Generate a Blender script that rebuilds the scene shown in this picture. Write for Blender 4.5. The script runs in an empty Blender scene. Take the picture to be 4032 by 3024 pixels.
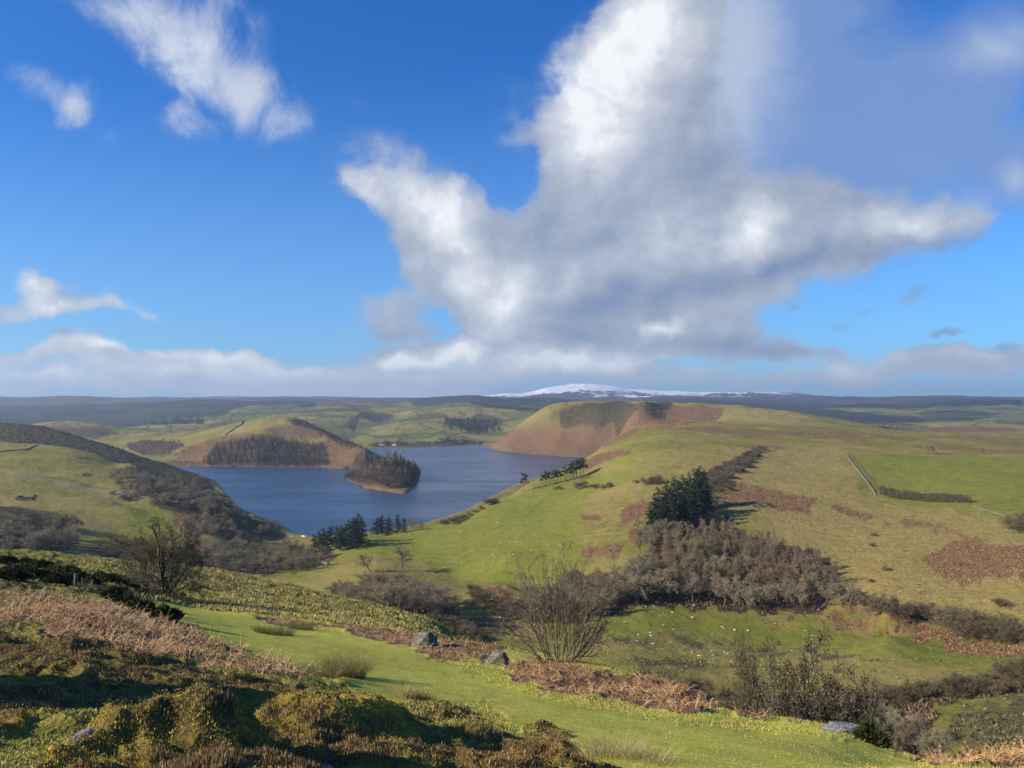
import bpy, math, random, time
import numpy as np
from mathutils import Vector, Matrix
T0 = time.time()
rad = math.radians
scn = bpy.context.scene
COLL = scn.collection
# ------------------------------------------------------------------ camera
CAMZ = 150.0                 # metres above the lake
FPX = 3038.0                 # focal length in native pixels of a 4032 wide frame
HOR = 1590.0                 # row of the eye-level horizon
cam_data = bpy.data.cameras.new('camera')
cam = bpy.data.objects.new('camera', cam_data)
COLL.objects.link(cam)
cam.location = (0, 0, CAMZ)
cam.rotation_euler = (rad(90), 0, 0)
cam_data.sensor_width = 36.0
cam_data.lens = FPX / 4032 * 36
cam_data.shift_y = (HOR - 1512) / 4032
cam_data.clip_start = 0.2
cam_data.clip_end = 60000
scn.camera = cam
# ------------------------------------------------------------------ sun
SUN_EL, SUN_AZ = 27.0, 251.0      # azimuth clockwise from +Y: from the left, slightly behind the camera
sd = bpy.data.lights.new('sun', 'SUN')
sd.energy = 4.8
sd.angle = rad(0.6)
sd.color = (1.0, 0.87, 0.68)
sun = bpy.data.objects.new('sun', sd)
COLL.objects.link(sun)
SV = Vector((math.sin(rad(SUN_AZ)) * math.cos(rad(SUN_EL)), math.cos(rad(SUN_AZ)) * math.cos(rad(SUN_EL)), math.sin(rad(SUN_EL))))
sun.rotation_euler = SV.to_track_quat('Z', 'Y').to_euler()
sun.location = (-40, 10, 220)
scn.view_settings.view_transform = 'Standard'
scn.view_settings.look = 'None'
scn.view_settings.exposure = 0.0
scn.view_settings.gamma = 1.0
scn.cycles.max_bounces = 5
scn.cycles.diffuse_bounces = 2
scn.cycles.glossy_bounces = 2
scn.cycles.transparent_max_bounces = 8
scn.cycles.volume_bounces = 0
scn.cycles.use_adaptive_sampling = True
scn.cycles.adaptive_threshold = 0.01
scn.cycles.use_denoising = True

# ------------------------------------------------------------------ node helper
class NT:
    def __init__(s, tree):
        s.t = tree; s.n = tree.nodes; s.l = tree.links
    def new(s, typ, **kw):
        nd = s.n.new(typ)
        for k, v in kw.items(): setattr(nd, k, v)
        return nd
    def put(s, sock, v):
        if v is None: return
        if isinstance(v, bpy.types.NodeSocket): s.l.new(v, sock)
        elif hasattr(sock.default_value, '__len__') and not hasattr(v, '__len__'): sock.default_value = [v] * len(sock.default_value)
        elif hasattr(v, '__len__') and len(sock.default_value) == 4 and len(v) == 3: sock.default_value = (*v, 1)
        else: sock.default_value = v
    def math(s, op, a, b=None, c=None, clamp=False):
        nd = s.new('ShaderNodeMath', operation=op, use_clamp=clamp)
        s.put(nd.inputs[0], a); s.put(nd.inputs[1], b)
        if c is not None: s.put(nd.inputs[2], c)
        return nd.outputs[0]
    def vmath(s, op, a, b=None):
        nd = s.new('ShaderNodeVectorMath', operation=op)
        s.put(nd.inputs[0], a); s.put(nd.inputs[1], b)
        return nd.outputs[0]
    def mix(s, f, a, b, mode='MIX'):
        nd = s.new('ShaderNodeMix', data_type='RGBA', blend_type=mode, clamp_factor=True)
        s.put(nd.inputs[0], f); s.put(nd.inputs[6], a); s.put(nd.inputs[7], b)
        return nd.outputs[2]
    def noise(s, vec, scale, detail=4, rough=0.55, dist=0.0, out=0, dim='3D'):
        nd = s.new('ShaderNodeTexNoise', noise_dimensions=dim)
        if vec is not None: s.put(nd.inputs['Vector'], vec)
        s.put(nd.inputs['Scale'], scale); s.put(nd.inputs['Detail'], detail)
        s.put(nd.inputs['Roughness'], rough); s.put(nd.inputs['Distortion'], dist)
        return nd.outputs[out]
    def ss(s, v, a, b, to0=0.0, to1=1.0):
        nd = s.new('ShaderNodeMapRange', interpolation_type='SMOOTHSTEP', clamp=True)
        s.put(nd.inputs[0], v); s.put(nd.inputs[1], a); s.put(nd.inputs[2], b); s.put(nd.inputs[3], to0); s.put(nd.inputs[4], to1)
        return nd.outputs[0]
    def attr(s, name, out=2):
        nd = s.new('ShaderNodeAttribute', attribute_name=name)
        return nd.outputs[out]

def material(name):
    m = bpy.data.materials.new(name); m.use_nodes = True
    nt = NT(m.node_tree)
    b = m.node_tree.nodes['Principled BSDF']
    b.inputs['Specular IOR Level'].default_value = 0.2
    b.inputs['Roughness'].default_value = 0.9
    return m, nt, b

# ------------------------------------------------------------------ sky with clouds
world = bpy.data.worlds.new('World')
scn.world = world
world.use_nodes = True
W = NT(world.node_tree)
W.n.clear()
wout = W.new('ShaderNodeOutputWorld')
bgd = W.new('ShaderNodeBackground')
W.l.new(bgd.outputs[0], wout.inputs[0])
skyn = W.new('ShaderNodeTexSky', sky_type='NISHITA', sun_disc=False)
skyn.sun_elevation = rad(SUN_EL)
skyn.sun_rotation = rad(SUN_AZ)
skyn.altitude = 400
skyn.air_density = 1.0
skyn.dust_density = 0.6
skyn.ozone_density = 3.0
SKYSTR = 0.12
SKG = (0.27, 0.60, 0.90)
SHADE_HUMMOCKS = [(-8.6, 5.8, 3.2, 4.0, 2.9)]
HAZE = 6.8e-5
scn.view_settings.exposure = 0.68
# clouds: soft ellipses in the plane of a cloud layer seen by direction (u = x/y, v = z/y), broken up by noise
tc = W.new('ShaderNodeTexCoord')
sep = W.new('ShaderNodeSeparateXYZ'); W.l.new(tc.outputs['Generated'], sep.inputs[0])
ypos = W.math('MAXIMUM', sep.outputs[1], 0.05)
u_ = W.math('DIVIDE', sep.outputs[0], ypos)
v_ = W.math('DIVIDE', sep.outputs[2], ypos)
cmb = W.new('ShaderNodeCombineXYZ'); W.put(cmb.inputs[0], u_); W.put(cmb.inputs[1], v_)
uv = cmb.outputs[0]
def centred(vec, scale, detail, rough, amp, sx=1.0, sy=1.0, seed=0.0):
    mp = W.new('ShaderNodeMapping'); W.put(mp.inputs[0], vec)
    mp.inputs['Location'].default_value = (seed, seed * 1.7, seed * .3); mp.inputs['Scale'].default_value = (sx, sy, 1)
    nz = W.noise(mp.outputs[0], scale, detail, rough, out=1)
    a = W.vmath('SUBTRACT', nz, (0.5, 0.5, 0.5))
    return W.vmath('MULTIPLY', a, (amp, amp, 0))
warp = W.vmath('ADD', uv, centred(uv, 3.0, 2, 0.5, 0.10, seed=3.1))
warp = W.vmath('ADD', warp, centred(uv, 11.0, 4, 0.6, 0.045, seed=7.7))
warp = W.vmath('ADD', warp, centred(uv, 34.0, 5, 0.6, 0.016, seed=1.3))
def N(px, py): return ((px - 2016) / FPX, (HOR - py) / FPX)
def blob(px, py, rx, ry, ang, w, vec=warp):
    """one soft ellipse: centre and radii in native pixels, angle in degrees (anticlockwise on the sky)"""
    cx, cy = N(px, py)
    mp = W.new('ShaderNodeMapping', vector_type='TEXTURE')
    W.put(mp.inputs[0], vec)
    mp.inputs['Location'].default_value = (cx, cy, 0)
    mp.inputs['Rotation'].default_value = (0, 0, rad(ang))
    mp.inputs['Scale'].default_value = (rx / FPX, ry / FPX, 1)
    g = W.new('ShaderNodeTexGradient', gradient_type='SPHERICAL')
    W.l.new(mp.outputs[0], g.inputs[0])
    return g.outputs[1], w
def total(specs, vec=warp):
    acc = None
    for sp in specs:
        g, w = blob(*sp, vec=vec)
        if acc is None: acc = W.math('MULTIPLY', g, w)
        else: acc = W.math('MULTIPLY_ADD', g, w, acc)
    return acc
# thick bright cumulus
THICK = [
 (2560,  60, 560, 300,  75, 1.6), (2440, 420, 560, 400,  70, 1.9), (2400, 640, 440, 340,  60, 1.7),
 (2620, 120, 360, 330,  90, .6), (2640, 640, 420, 420, 90, 1.0),
 (2150, 600, 170, 330,  80, 1.0),
 (1640, 830, 440, 210, -35, 1.3), (1860,1030,330,200,-35,1.0), (2420,1000,480,320,0,1.0), (2120,1240,520,210,5,1.0), (2950,1060,640,220,12,.9), (2700,850,460,260,20,.7), (1700,1060,240,160,-40,.6), (1430, 770, 170, 80, -30, .8), (1850, 1020, 400, 240, -42, 1.4),
 (2150,1160, 500, 290, -25, 1.8), (2500,1060, 700, 400,  10, 1.9), (2200,1300, 420, 190, 15, 1.4),
 (2950, 980, 640, 330,  15, 1.6), (3250, 930, 560, 230,  8, 1.0), (3560, 900, 420, 180, 10, .85), (3820, 870, 300, 120, 12, .4),
 (2650,1190, 480, 170, 14, 1.1),
 (1560,1170, 240, 90, 5, .8), (1540,1260, 240, 60, 0, .8), (1330,1310, 130, 40, 0, .35),
 # band above the horizon
 (1560,1420, 330, 130,  0, 1.3), (1850,1400, 380, 110, 0, 1.3), (2250,1430, 560, 110, 4, 1.3), (2620,1350, 520, 90, 10, 1.25),
 (2950,1360, 420, 90, 2, 1.1), (3150,1400, 300, 50, -4, .6), (3500,1455, 560, 62, 2, 1.05), (3900,1440, 480, 68, 0, 1.1), (3300,1400,240,40,-4,.5), (3700,1500,700,50,0,.6), (2600,1485, 700, 60, 0, .8), (3300,1490,700,40,0,.5),
 (115,1140, 120, 110, 0, 1.0), (230,1150, 130, 80, -10, .55), (210,1235, 210, 70, 0, 1.0), (330,1210,80,60,0,.4), (20,1260, 120, 60, 0, .6), (420,1195,90,70,0,.75), (500,1235, 130, 45,-20, .7), (615,1268, 80, 45, -20, .7),
 (300,1380, 240, 70, 0, .9), (620,1425, 600, 60, -3, .95), (60,1420, 420, 50, 3, .8), (1100,1450, 700, 60, -1, .9), (1500,1480,600,80,0,.7), (600,1490, 1200, 110, 0, 1.0), (1500,1500,700,90,0,.7), (150,1510, 300, 40, 0, .7), (1000,1540,1500,40,0,.5),
 # small dark scraps at the right
 (3340,1290, 80, 32, 14, .6), (3430,1235, 70, 28, 20, .5), (3620,1210, 130, 60, 10, .5), (3740,1350, 130, 28, 10, .5), (3560,1150, 90, 40, 10, .28), (3960,1390, 80,24,-4,.5), (3170,1240, 60,18,8,.45),
]
WISP = [
 (560, 110, 640, 190, -36, 1.0), (850, 290, 560, 200, -40, 1.15), (1050, 400, 330, 200, -45, .9), (930, 500, 260, 150, -45, .7), (620,220,300,130,-50,.5),
 (860, 60, 190, 110, 45, .6), (1010, 120, 170, 90, -50, .55), (300, 60, 260, 90, -30, .5),
 (740, 560, 190, 90, -20, .85), (700,330,500,160,-38,.5), (760,500,120,60,-60,.3), (130, 350, 240, 85, -28, 1.0), (285, 430, 130, 110, 60, .9), (260,480,110,90,-60,.5), (420, 555, 70, 60, 60, .35), (90,495,90,40,0,.2),
 (2050, 420, 130, 300, 80, .35), (1420, 460, 150, 60, -30, .22),
]
VEIL = [
 (3900, 230, 480, 260, 35, 1.1), (3650, 430, 460, 260, 30, .7), (4010, 720, 230, 300, 60, 1.3), (3950,480,300,240,40,.5),
 (3050, 300, 640, 520, 40, 1.3), (3300, 540, 700, 320, 10, 1.2), (2900,450,420,480,0,.9), (3000, 60, 480, 260, 20, .8), (3650, 700,400,240,0,.5),
 (3620,360,760,620,0,1.0), (2980,680,460,360,0,.75), (3300,10,420,110,10,.6), (3450,1060,460,110,15,.6), (3250,800,500,200,0,.5), (2850,350,420,600,90,1.3),
]
fine = W.math('ADD', W.noise(uv, 6.0, 12, 0.60, 0.2), W.math('MULTIPLY', W.math('SUBTRACT', W.noise(warp, 19.0, 8, 0.62, 0.1), 0.5), 0.5))
fine2 = W.noise(centred(uv, 1.0, 0, 0.5, 0.0), 5, 0) if False else None
mpw = W.new('ShaderNodeMapping'); W.put(mpw.inputs[0], uv); mpw.inputs['Rotation'].default_value = (0, 0, rad(50)); mpw.inputs['Scale'].default_value = (1.5, 1, 1)
wisp_n = W.noise(mpw.outputs[0], 9.0, 12, 0.66, 0.5)
thick_s = total(THICK)
wisp_s = total(WISP)
fc = W.math('MULTIPLY', W.math('SUBTRACT', fine, 0.5), 2.1)
td = W.math('ADD', thick_s, W.math('MULTIPLY', fc, W.ss(thick_s, 0.0, 0.35)))
d_thick = W.math('ADD', W.math('MULTIPLY', W.ss(td, 0.18, 0.70), .45), W.math('MULTIPLY', W.ss(td, 0.0, 1.15), .55))
wisp_s = W.math('MULTIPLY', wisp_s, 0.86)
wn = W.math('MULTIPLY', W.math('SUBTRACT', wisp_n, 0.46), 4.6)
wd = W.math('ADD', wisp_s, W.math('MULTIPLY', wn, W.ss(wisp_s, 0.0, 0.5)))
d_wisp = W.ss(wd, 0.0, 2.3, 0.0, 0.95)
# light and grey parts of the cloud bodies
BRIGHT = [
 (3300,1450,500,50,0,.4), (1750,1390,420,50,0,.4),
 (2240, 430, 170, 150, 0, .5), (2380, 240, 180, 160, 0, .45), (2520,60,180,140,0,.45), (1790,830,120,90,0,.5), (2060,1230,130,80,0,.5), (2330, 330, 330, 420, 75, .8), (2480, 90, 260, 300, 70, .40), (2260, 600, 240, 240, 60, .85), (2650,100,260,260,0,.35),
 (1640, 800, 330, 130, -35, .75), (1440, 790, 120, 70, -35, .7), (1800, 960, 220, 120, -50, .55), (1850,1120,140,90,-40,.35),
 (1960, 1150, 120, 260, 75, .7), (2000,1290,300,90,-8,.45), (2180,1160,200,100,0,.3),
 (2650, 900, 260, 120, 15, .3), (2600,1050,400,120,10,.3), (3020, 930, 220, 140, 40, .6), (2900, 1030, 300, 110, 20, .45), (3620, 880, 230, 90, 12, .75), (3100, 860,160,80,30,.4),
 (700,1480,1300,110,0,.65), (2300,1420,800,60,4,.35), (1900,1430,700,90,0,.35), (3600,1440,600,70,0,.35), (1560,1385, 110, 50, 0, .9), (1480,1400,60,40,0,.6), (1700,1400,120,40,0,.5), (1830,1360, 180, 50, 0, .9), (2620,1320, 130, 50, 20, 1.0), (2250,1440, 300, 50, 8, .6), (2480,1430,300,40,10,.4), (3400,1460,160,40,0,.5), (3900,1440,160,40,0,.4), (2780,1450,100,40,0,.5),
 (110,1140, 130, 90, 0, .9), (190,1240, 220, 70, 0, .8), (520,1225, 220, 60, -18, .7), (230,1390,300,50,3,.6), (650,1405,420,40,-4,.5), (1100,1430,400,36,0,.4), (300,1350,90,40,0,.5), (430,1380,120,30,0,.5), (180,1505,170,26,0,.6), (1050,1530,60,40,20,.5),(30,1490,60,20,0,.5),
 (740,320,600,260,-40,.6), (3950,180,260,160,20,.35), (3990,720,160,170,0,.3), (280,420,130,100,0,.4),
]
DARK = [
 (2850, 560, 330, 380, 80, .3), (3100, 400, 600, 500, 0, .2), (2380,1220, 330, 130, 10, .55), (2650,1150, 420, 130, 15, .7), (3050,1090, 420, 90, 15, .7), (3450,1020,420,80,10,.65),
 (2100, 950, 240, 160, 0, .35), (2750, 760, 240, 200, 40, .35), (2350, 1000, 260, 90, 20, .3), (3400, 830, 160, 60, 0, .3), (3800,960,260,80,5,.5), (3600,600,500,300,0,.4),
 (2300,1330, 260, 60, 5, .5), (2850,1370, 420, 60, 0, .75), (3150,1400,280,40,-5,.6), (3500,1460, 520, 40, 0, .35), (3900,1450,400,40,0,.3), (1700,1440,400,50,0,.3), (2400,1500,900,50,0,.35), (2600,1400,160,30,5,.4),
 (680,1530,200,30,0,.6), (480,1510,100,40,0,.35), (40,1330,260,40,-5,.7), (30,1520,100,30,0,.4), (1550,1270,200,40,0,.35), (1000,1510,1200,60,0,.15),
 (3340,1290, 100, 50, 14, .9), (3430,1235, 90, 50, 20, .8), (3620,1210, 190, 80, 10, .8), (3740,1350, 200, 60, 10, .9), (3960,1390,100,40,0,.8), (3170,1240,90,40,0,.8),
]
br = total(BRIGHT); dk = total(DARK)
fine_b = W.noise(uv, 16.0, 7, 0.55, 0.4)
# relief: the same noise a step towards the sun, so that sun-side edges of the puffs are the brighter ones
up = W.vmath('ADD', uv, (-0.016, 0.015, 0))
fine_s = W.noise(up, 7.0, 8, 0.62, 0.25)
rel = W.math('MULTIPLY', W.math('SUBTRACT', W.noise(uv, 7.0, 8, 0.62, 0.25), fine_s), 3.0)
shade = W.math('ADD', W.math('SUBTRACT', W.math('MULTIPLY', br, 1.25), dk), W.math('MULTIPLY', rel, 0.75))
shade = W.math('ADD', shade, W.math('MULTIPLY', W.math('SUBTRACT', fine_b, 0.5), 0.55))
ramp = W.new('ShaderNodeValToRGB')
W.put(ramp.inputs[0], W.math('MULTIPLY_ADD', shade, 0.47, 0.44, clamp=True))
cr = ramp.color_ramp
cr.elements[0].position = 0.0; cr.elements[0].color = (0.125, 0.180, 0.300, 1)
cr.elements[1].position = 1.0; cr.elements[1].color = (0.60, 0.61, 0.625, 1)
e = cr.elements.new(0.25); e.color = (0.20, 0.24, 0.315, 1)
e = cr.elements.new(0.5); e.color = (0.275, 0.31, 0.375, 1)
e = cr.elements.new(0.75); e.color = (0.40, 0.43, 0.475, 1)
# clear sky: the physical sky, tuned for the deep blue of a phone photograph
hs = W.new('ShaderNodeHueSaturation'); W.l.new(skyn.outputs[0], hs.inputs['Color'])
hs.inputs['Saturation'].default_value = 1.28
skyc = W.vmath('MULTIPLY', hs.outputs[0], (SKYSTR * SKG[0], SKYSTR * SKG[1], SKYSTR * SKG[2]))
# clear air above fades to a paler tone low over the hills
hz = W.ss(v_, 0.0, 0.085, 1.0, 0.0)
skyc = W.mix(W.ss(v_, 0.05, 0.45, 0.36, 0.0), skyc, (0.21, 0.36, 0.60))
skyc = W.mix(W.math('MULTIPLY', hz, 0.55), skyc, (0.26, 0.38, 0.53))
col1 = W.mix(d_wisp, skyc, W.mix(0.5, ramp.outputs[0], (0.40, 0.45, 0.54)))
veil_s = total(VEIL)
vn = W.math('MULTIPLY', W.math('SUBTRACT', W.noise(uv, 4.5, 10, 0.60, 0.3), 0.5), 1.1)
d_veil = W.ss(W.math('ADD', veil_s, W.math('MULTIPLY', vn, W.ss(veil_s, 0.0, 0.5))), 0.0, 1.4, 0.0, 0.86)
col1 = W.mix(d_veil, col1, W.mix(W.ss(W.math('ADD', total([(2800, 330, 480, 760, 0, 1.5), (3950,200,320,200,20,.9), (4000,720,160,200,0,.9)]), W.math('MULTIPLY', vn, 1.6)), .1, 1.2), (0.130, 0.205, 0.385), (0.33, 0.38, 0.47)))
col2 = W.mix(W.math('MULTIPLY', d_thick, 0.97), col1, W.mix(W.math('MULTIPLY', W.ss(v_, 0.0, 0.085, 1, 0), .75), ramp.outputs[0], (0.37, 0.45, 0.54)))
final = W.mix(W.ss(sep.outputs[1], 0.05, 0.25), skyc, col2)
W.l.new(final, bgd.inputs[0])
bgd.inputs[1].default_value = 1.0
# ------------------------------------------------------------------ air
hm = bpy.data.materials.new('haze_air'); hm.use_nodes = True
hm.node_tree.nodes.clear()
H = NT(hm.node_tree)
ho = H.new('ShaderNodeOutputMaterial'); hv = H.new('ShaderNodeVolumePrincipled')
hv.inputs['Density'].default_value = HAZE
hv.inputs['Color'].default_value = (0.62, 0.78, 1.0, 1)
hv.inputs['Anisotropy'].default_value = 0.4
H.l.new(hv.outputs[0], ho.inputs['Volume'])
hb = bpy.data.meshes.new('haze')
x0, x1, y0, y1, z0, z1 = -30000, 30000, -600, 15500, -260, 500
hb.from_pydata([(x0,y0,z0),(x1,y0,z0),(x1,y1,z0),(x0,y1,z0),(x0,y0,z1),(x1,y0,z1),(x1,y1,z1),(x0,y1,z1)], [], [(0,3,2,1),(4,5,6,7),(0,1,5,4),(1,2,6,5),(2,3,7,6),(3,0,4,7)])
hb.materials.append(hm)
hob = bpy.data.objects.new('haze', hb); COLL.objects.link(hob); hob['kind'] = 'stuff'
# ------------------------------------------------------------------ terrain
def zof(py, Y): return -(py - HOR) / FPX * Y          # height relative to the camera
def pyof(z, Y): return HOR - z * FPX / Y
SH = lambda py: CAMZ * FPX / (py - HOR)                # distance of a lake point seen at row py
COLS = {
 0: [(3024,3.7),(2800,6),(2600,10),(2450,15),(2300,24),(2220,45),(2172,85),(0,160,-45),(0,300,-90),(0,420,-98),
     (2150,520),(2080,620),(2000,720),(1960,800),(1900,900),(1865,960),(1800,1080),(1750,1200),(1737,1260),(0,1340,-75),(1712,1450),(1668,1600),
     (0,2100,-120),(0,3000,-110),(1662,4000),(1620,5500),(1590,7000),(1575,8500),(0,11000,20)],
 500: [(3024,4.2),(2900,5.5),(2750,8),(2600,12),(2450,18),(2370,28),(2330,36),(2270,55),(2218,88),(0,160,-50),(0,300,-98),(0,420,-112),
     (2190,560),(2100,680),(2000,800),(1940,880),(1880,980),(1822,1130),(0,1230,-106),(1812,1370),(1778,1520),(0,1800,-146),(0,1950,-144),
     (1770,2300),(1720,2700),(1690,3300),(1660,4200),(1620,5600),(1600,7000),(1573,8500),(0,11000,30)],
 1000: [(3024,5),(2900,6.2),(2750,9),(2650,12.5),(2550,19),(2480,26),(2420,34),(2370,55),(2310,80),(2280,98),(0,170,-57),(0,300,-102),(0,450,-121),
     (2250,560),(2200,650),(2150,760),(2080,880),(1800,1900),(1750,2000),(1690,2150),(1652,2350),(0,2700,-92),(0,3200,-105),
     (1635,4000),(1610,4500),(1592,5000),(0,6000,-30),(1577,8000),(1570,9000),(0,11000,50)],
 1500: [(3024,6),(2950,7),(2850,9),(2750,12.5),(2650,17),(2560,23),(2500,29),(2475,45),(2440,65),(2420,84),(0,160,-62),(0,260,-98),(2400,330),
     (2390,400),(2330,440),(2250,500),(2200,560),(2130,700),(2118,760),(1812,1520),(0,1800,-160),
     (1740,2800),(1720,3050),(1690,3300),(1660,3900),(1610,4500),(1588,4900),(0,6000,-30),(1577,8000),(1572,9000),(0,11000,50)],
 2000: [(3024,7),(2900,10),(2800,13),(2700,17),(2620,21.5),(2575,26),(2556,30),(0,40,-14.5),(0,60,-22),(0,100,-42),(0,160,-70),(0,250,-97),
     (2540,310),(2480,340),(2420,375),(2350,410),(2300,440),(2200,510),(2100,620),(2000,780),(1955,880),(0,1000,-130),
     (1740,2480),(1718,2550),(0,2900,-135),(1700,3300),(1640,3800),(1610,4300),(1600,4600),(0,5500,-30),(1580,6500),(1570,7000),(0,8500,30),(1562,11000),(1552,12000),(0,14000,100)],
 2500: [(3024,7.6),(2900,11),(2800,14.5),(2720,18.5),(2670,22),(0,40,-18),(0,100,-48),(0,200,-80),(2640,255),(2620,275),(2560,300),(2480,335),(2400,370),(2360,390),
     (2300,415),(2200,460),(2100,515),(2000,600),(1900,720),(1800,880),(1740,1030),(1705,1180),(1692,1260),(0,1500,-75),
     (1690,1800),(1650,2000),(1610,2250),(1584,2500),(0,3200,-60),(0,5000,-60),(1578,8000),(1545,11200),(1532,12000),(0,14000,150)],
 3000: [(3024,8.5),(2930,11),(2870,14),(2835,16.5),(0,25,-13),(0,60,-35),(0,120,-62),(0,200,-85),(0,235,-93),(2700,260),(2600,300),(2500,340),(2420,375),
     (2300,420),(2200,460),(2100,515),(2000,590),(1900,700),(1800,860),(1730,1050),(1700,1200),(1680,1350),(1672,1450),(0,1650,-48),
     (1650,1950),(1610,2300),(0,2600,-40),(0,3500,-80),(0,5000,-70),(1605,6000),(1582,8000),(1546,11000),(0,14000,60)],
 3500: [(3024,10.5),(2980,12),(2938,14),(0,25,-16),(0,60,-38),(0,120,-66),(0,170,-80),(2900,190),(2800,220),(2720,245),(2600,280),(2500,320),(2440,345),
     (2380,370),(2300,400),(2200,450),(2100,510),(2000,600),(1900,720),(1800,880),(1740,1080),(1715,1250),(1700,1450),(1694,1600),(0,1800,-66),
     (1690,2100),(1678,2700),(0,3300,-95),(1660,4000),(1630,5000),(1606,5600),(1584,7500),(1566,9500),(0,12000,30)],
 4032: [(3024,10.5),(2960,13),(0,30,-20),(0,80,-48),(0,130,-66),(2920,160),(2800,190),(2700,225),(2600,265),(2530,300),(2400,340),(2300,375),
     (2200,420),(2100,480),(2000,560),(1900,680),(1810,850),(1760,1050),(1720,1350),(1708,1700),(0,2100,-84),(1700,2600),(1672,2900),(1662,3000),
     (0,3800,-110),(1655,4300),(1620,5000),(1587,5600),(0,7000,0),(1564,9500),(0,12000,30)],
}
P = []   # (px, py, Y)
def addpt(px, it):
    if len(it) == 3: P.append((px, pyof(it[2], it[1]), it[1]))
    else: P.append((px, it[0], it[1]))
for c, lst in COLS.items():
    for it in lst: addpt(c, it)
for c, lst in ((-900, COLS[0]), (-1900, COLS[0]), (4900, COLS[4032]), (5900, COLS[4032])):
    for it in lst: addpt(c, it)
def line(pts, step=90):
    for (a, b) in zip(pts[:-1], pts[1:]):
        n = max(1, int(math.hypot(b[0] - a[0], b[1] - a[1]) / step))
        for k in range(n):
            t = k / n
            P.append((a[0] + (b[0] - a[0]) * t, a[1] + (b[1] - a[1]) * t, math.exp(math.log(a[2]) * (1 - t) + math.log(b[2]) * t)))
    P.append(pts[-1])
def shore(pts, off=0):
    line([(x, y, SH(y)) for x, y in pts], 60)
# foreground brow
line([(1700,2510,28),(1900,2535,29),(2050,2562,28),(2300,2622,25),(2450,2655,23),(2600,2685,21),(2750,2740,19),(2900,2815,16.8),(3150,2850,16),(3300,2880,15.2),(3420,2915,14.6),(3600,2975,13.2),(3750,3010,12.6),(3900,2985,12.8)])
for px, Y, z in ((2300,32,-13.5),(2600,29,-14),(2900,24,-12.5),(3300,22,-13),(3700,20,-14),(1800,38,-12.5),(1700,120,-48),(1850,80,-33)):
    P.append((px, pyof(z, Y), Y))
# grassy spur beyond the path
line([(650,2228,92),(780,2243,97),(950,2268,98),(1200,2330,94),(1400,2385,88),(1600,2448,80),(1760,2500,73)])
line([(800,2330,60),(1100,2395,62),(1350,2440,60),(1600,2485,58)])
line([(560,2370,33),(760,2395,37),(1000,2425,34),(1300,2462,32),(1600,2500,29)])
# left: little rise with gorse in front of crest
line([(0,2172,85),(200,2188,86),(420,2212,88),(650,2228,92)])
# valley floor of middle ground, foot of the green hill
line([(1000,2255,540),(1200,2225,640),(1350,2165,680),(1460,2118,740),(1600,2092,790),(1730,2068,810),(1850,2020,830),(1960,1965,860),(2060,1915,900),(2200,1850,980),(2300,1812,1050),(2400,1740,1180),(2470,1702,1230),(2600,1685,1320),(2800,1672,1420)])
line([(1450,2200,590),(1640,2210,560),(1800,2272,500),(1900,2300,470),(2150,2330,430)])
line([(1650,2140,680),(1900,2100,660),(2150,2000,760),(2350,1880,860)])
# far edge drops to the lake
for px, py in ((1460,2100),(1600,2060),(1730,2030),(1850,1990),(1960,1930),(2060,1880),(2200,1850),(2300,1830)):
    P.append((px, py, SH(py)))
for px, Y, z in ((2300,1500,-140),(2400,1560,-140),(2500,1600,-100),(2350,1900,-155),(2250,1750,-158),(2450,1750,-140)):
    P.append((px, pyof(z, Y), Y))
# knoll at the wood's foot
line([(2350,2440,352),(2480,2400,372),(2600,2355,392),(2700,2365,392),(2800,2400,380)])
line([(2800,2405,378),(3000,2425,372),(3300,2460,355),(3700,2505,325),(4032,2545,300)])
# valley bottom right
line([(2700,2720,252),(3000,2760,240),(3350,2760,232),(3700,2720,232),(4032,2700,226)])
# left hillside
line([(0,1740,1255),(230,1757,1240),(400,1795,1180),(470,1828,1130),(560,1862,1080),(700,1920,1020),(800,1958,980),(920,2010,930)])
line([(0,1865,960),(150,1882,945),(350,1925,895),(600,1962,850),(760,1985,850)])
line([(0,2000,730),(300,1975,800),(500,2000,790),(700,2060,740),(850,2120,680)])
line([(0,1668,1600),(120,1676,1600),(260,1702,1590),(400,1745,1560),(500,1778,1520),(640,1825,1480),(760,1862,1460)])
line([(80,1725,1420),(300,1765,1400),(500,1815,1370),(640,1868,1330),(780,1905,1300)])
shore([(845,1893),(870,1925),(925,1985),(960,2010),(1030,2040),(1110,2075),(1165,2108),(1260,2112),(1400,2105)])
line([(830,1925,1220),(880,1975,1060),(960,2040,980),(1050,2080,900)])
# lake arm behind the dark ridge
for px, Y in ((650,1790),(760,1640),(820,1560)):
    P.append((px, pyof(-150, Y), Y))
# promontory
shore([(640,1836),(700,1837),(900,1838),(1100,1840),(1260,1842),(1380,1850),(1420,1860),(1385,1876),(1358,1890),(1400,1908),(1450,1925),(1520,1935),(1585,1943),(1625,1925),(1650,1890),(1655,1860),(1640,1830)])
line([(560,1745,2350),(700,1728,2300),(850,1690,2300),(950,1662,2320),(1040,1645,2350),(1130,1642,2350),(1200,1660,2300),(1300,1708,2150),(1400,1748,2020),(1450,1782,1850),(1540,1812,1560),(1590,1835,1500)])
line([(700,1800,2000),(1000,1790,1930),(1200,1800,1930),(1330,1810,1850)])
for px, py in ((1600,1815),(1560,1795),(1500,1782),(1480,1772)): P.append((px, py + 14, SH(py + 14)))
for px, Y, z in ((1300,2450,-140),(1400,2350,-152),(1150,2700,-120),(900,2800,-100),(1250,3000,-120)): P.append((px, pyof(z, Y), Y))
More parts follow.
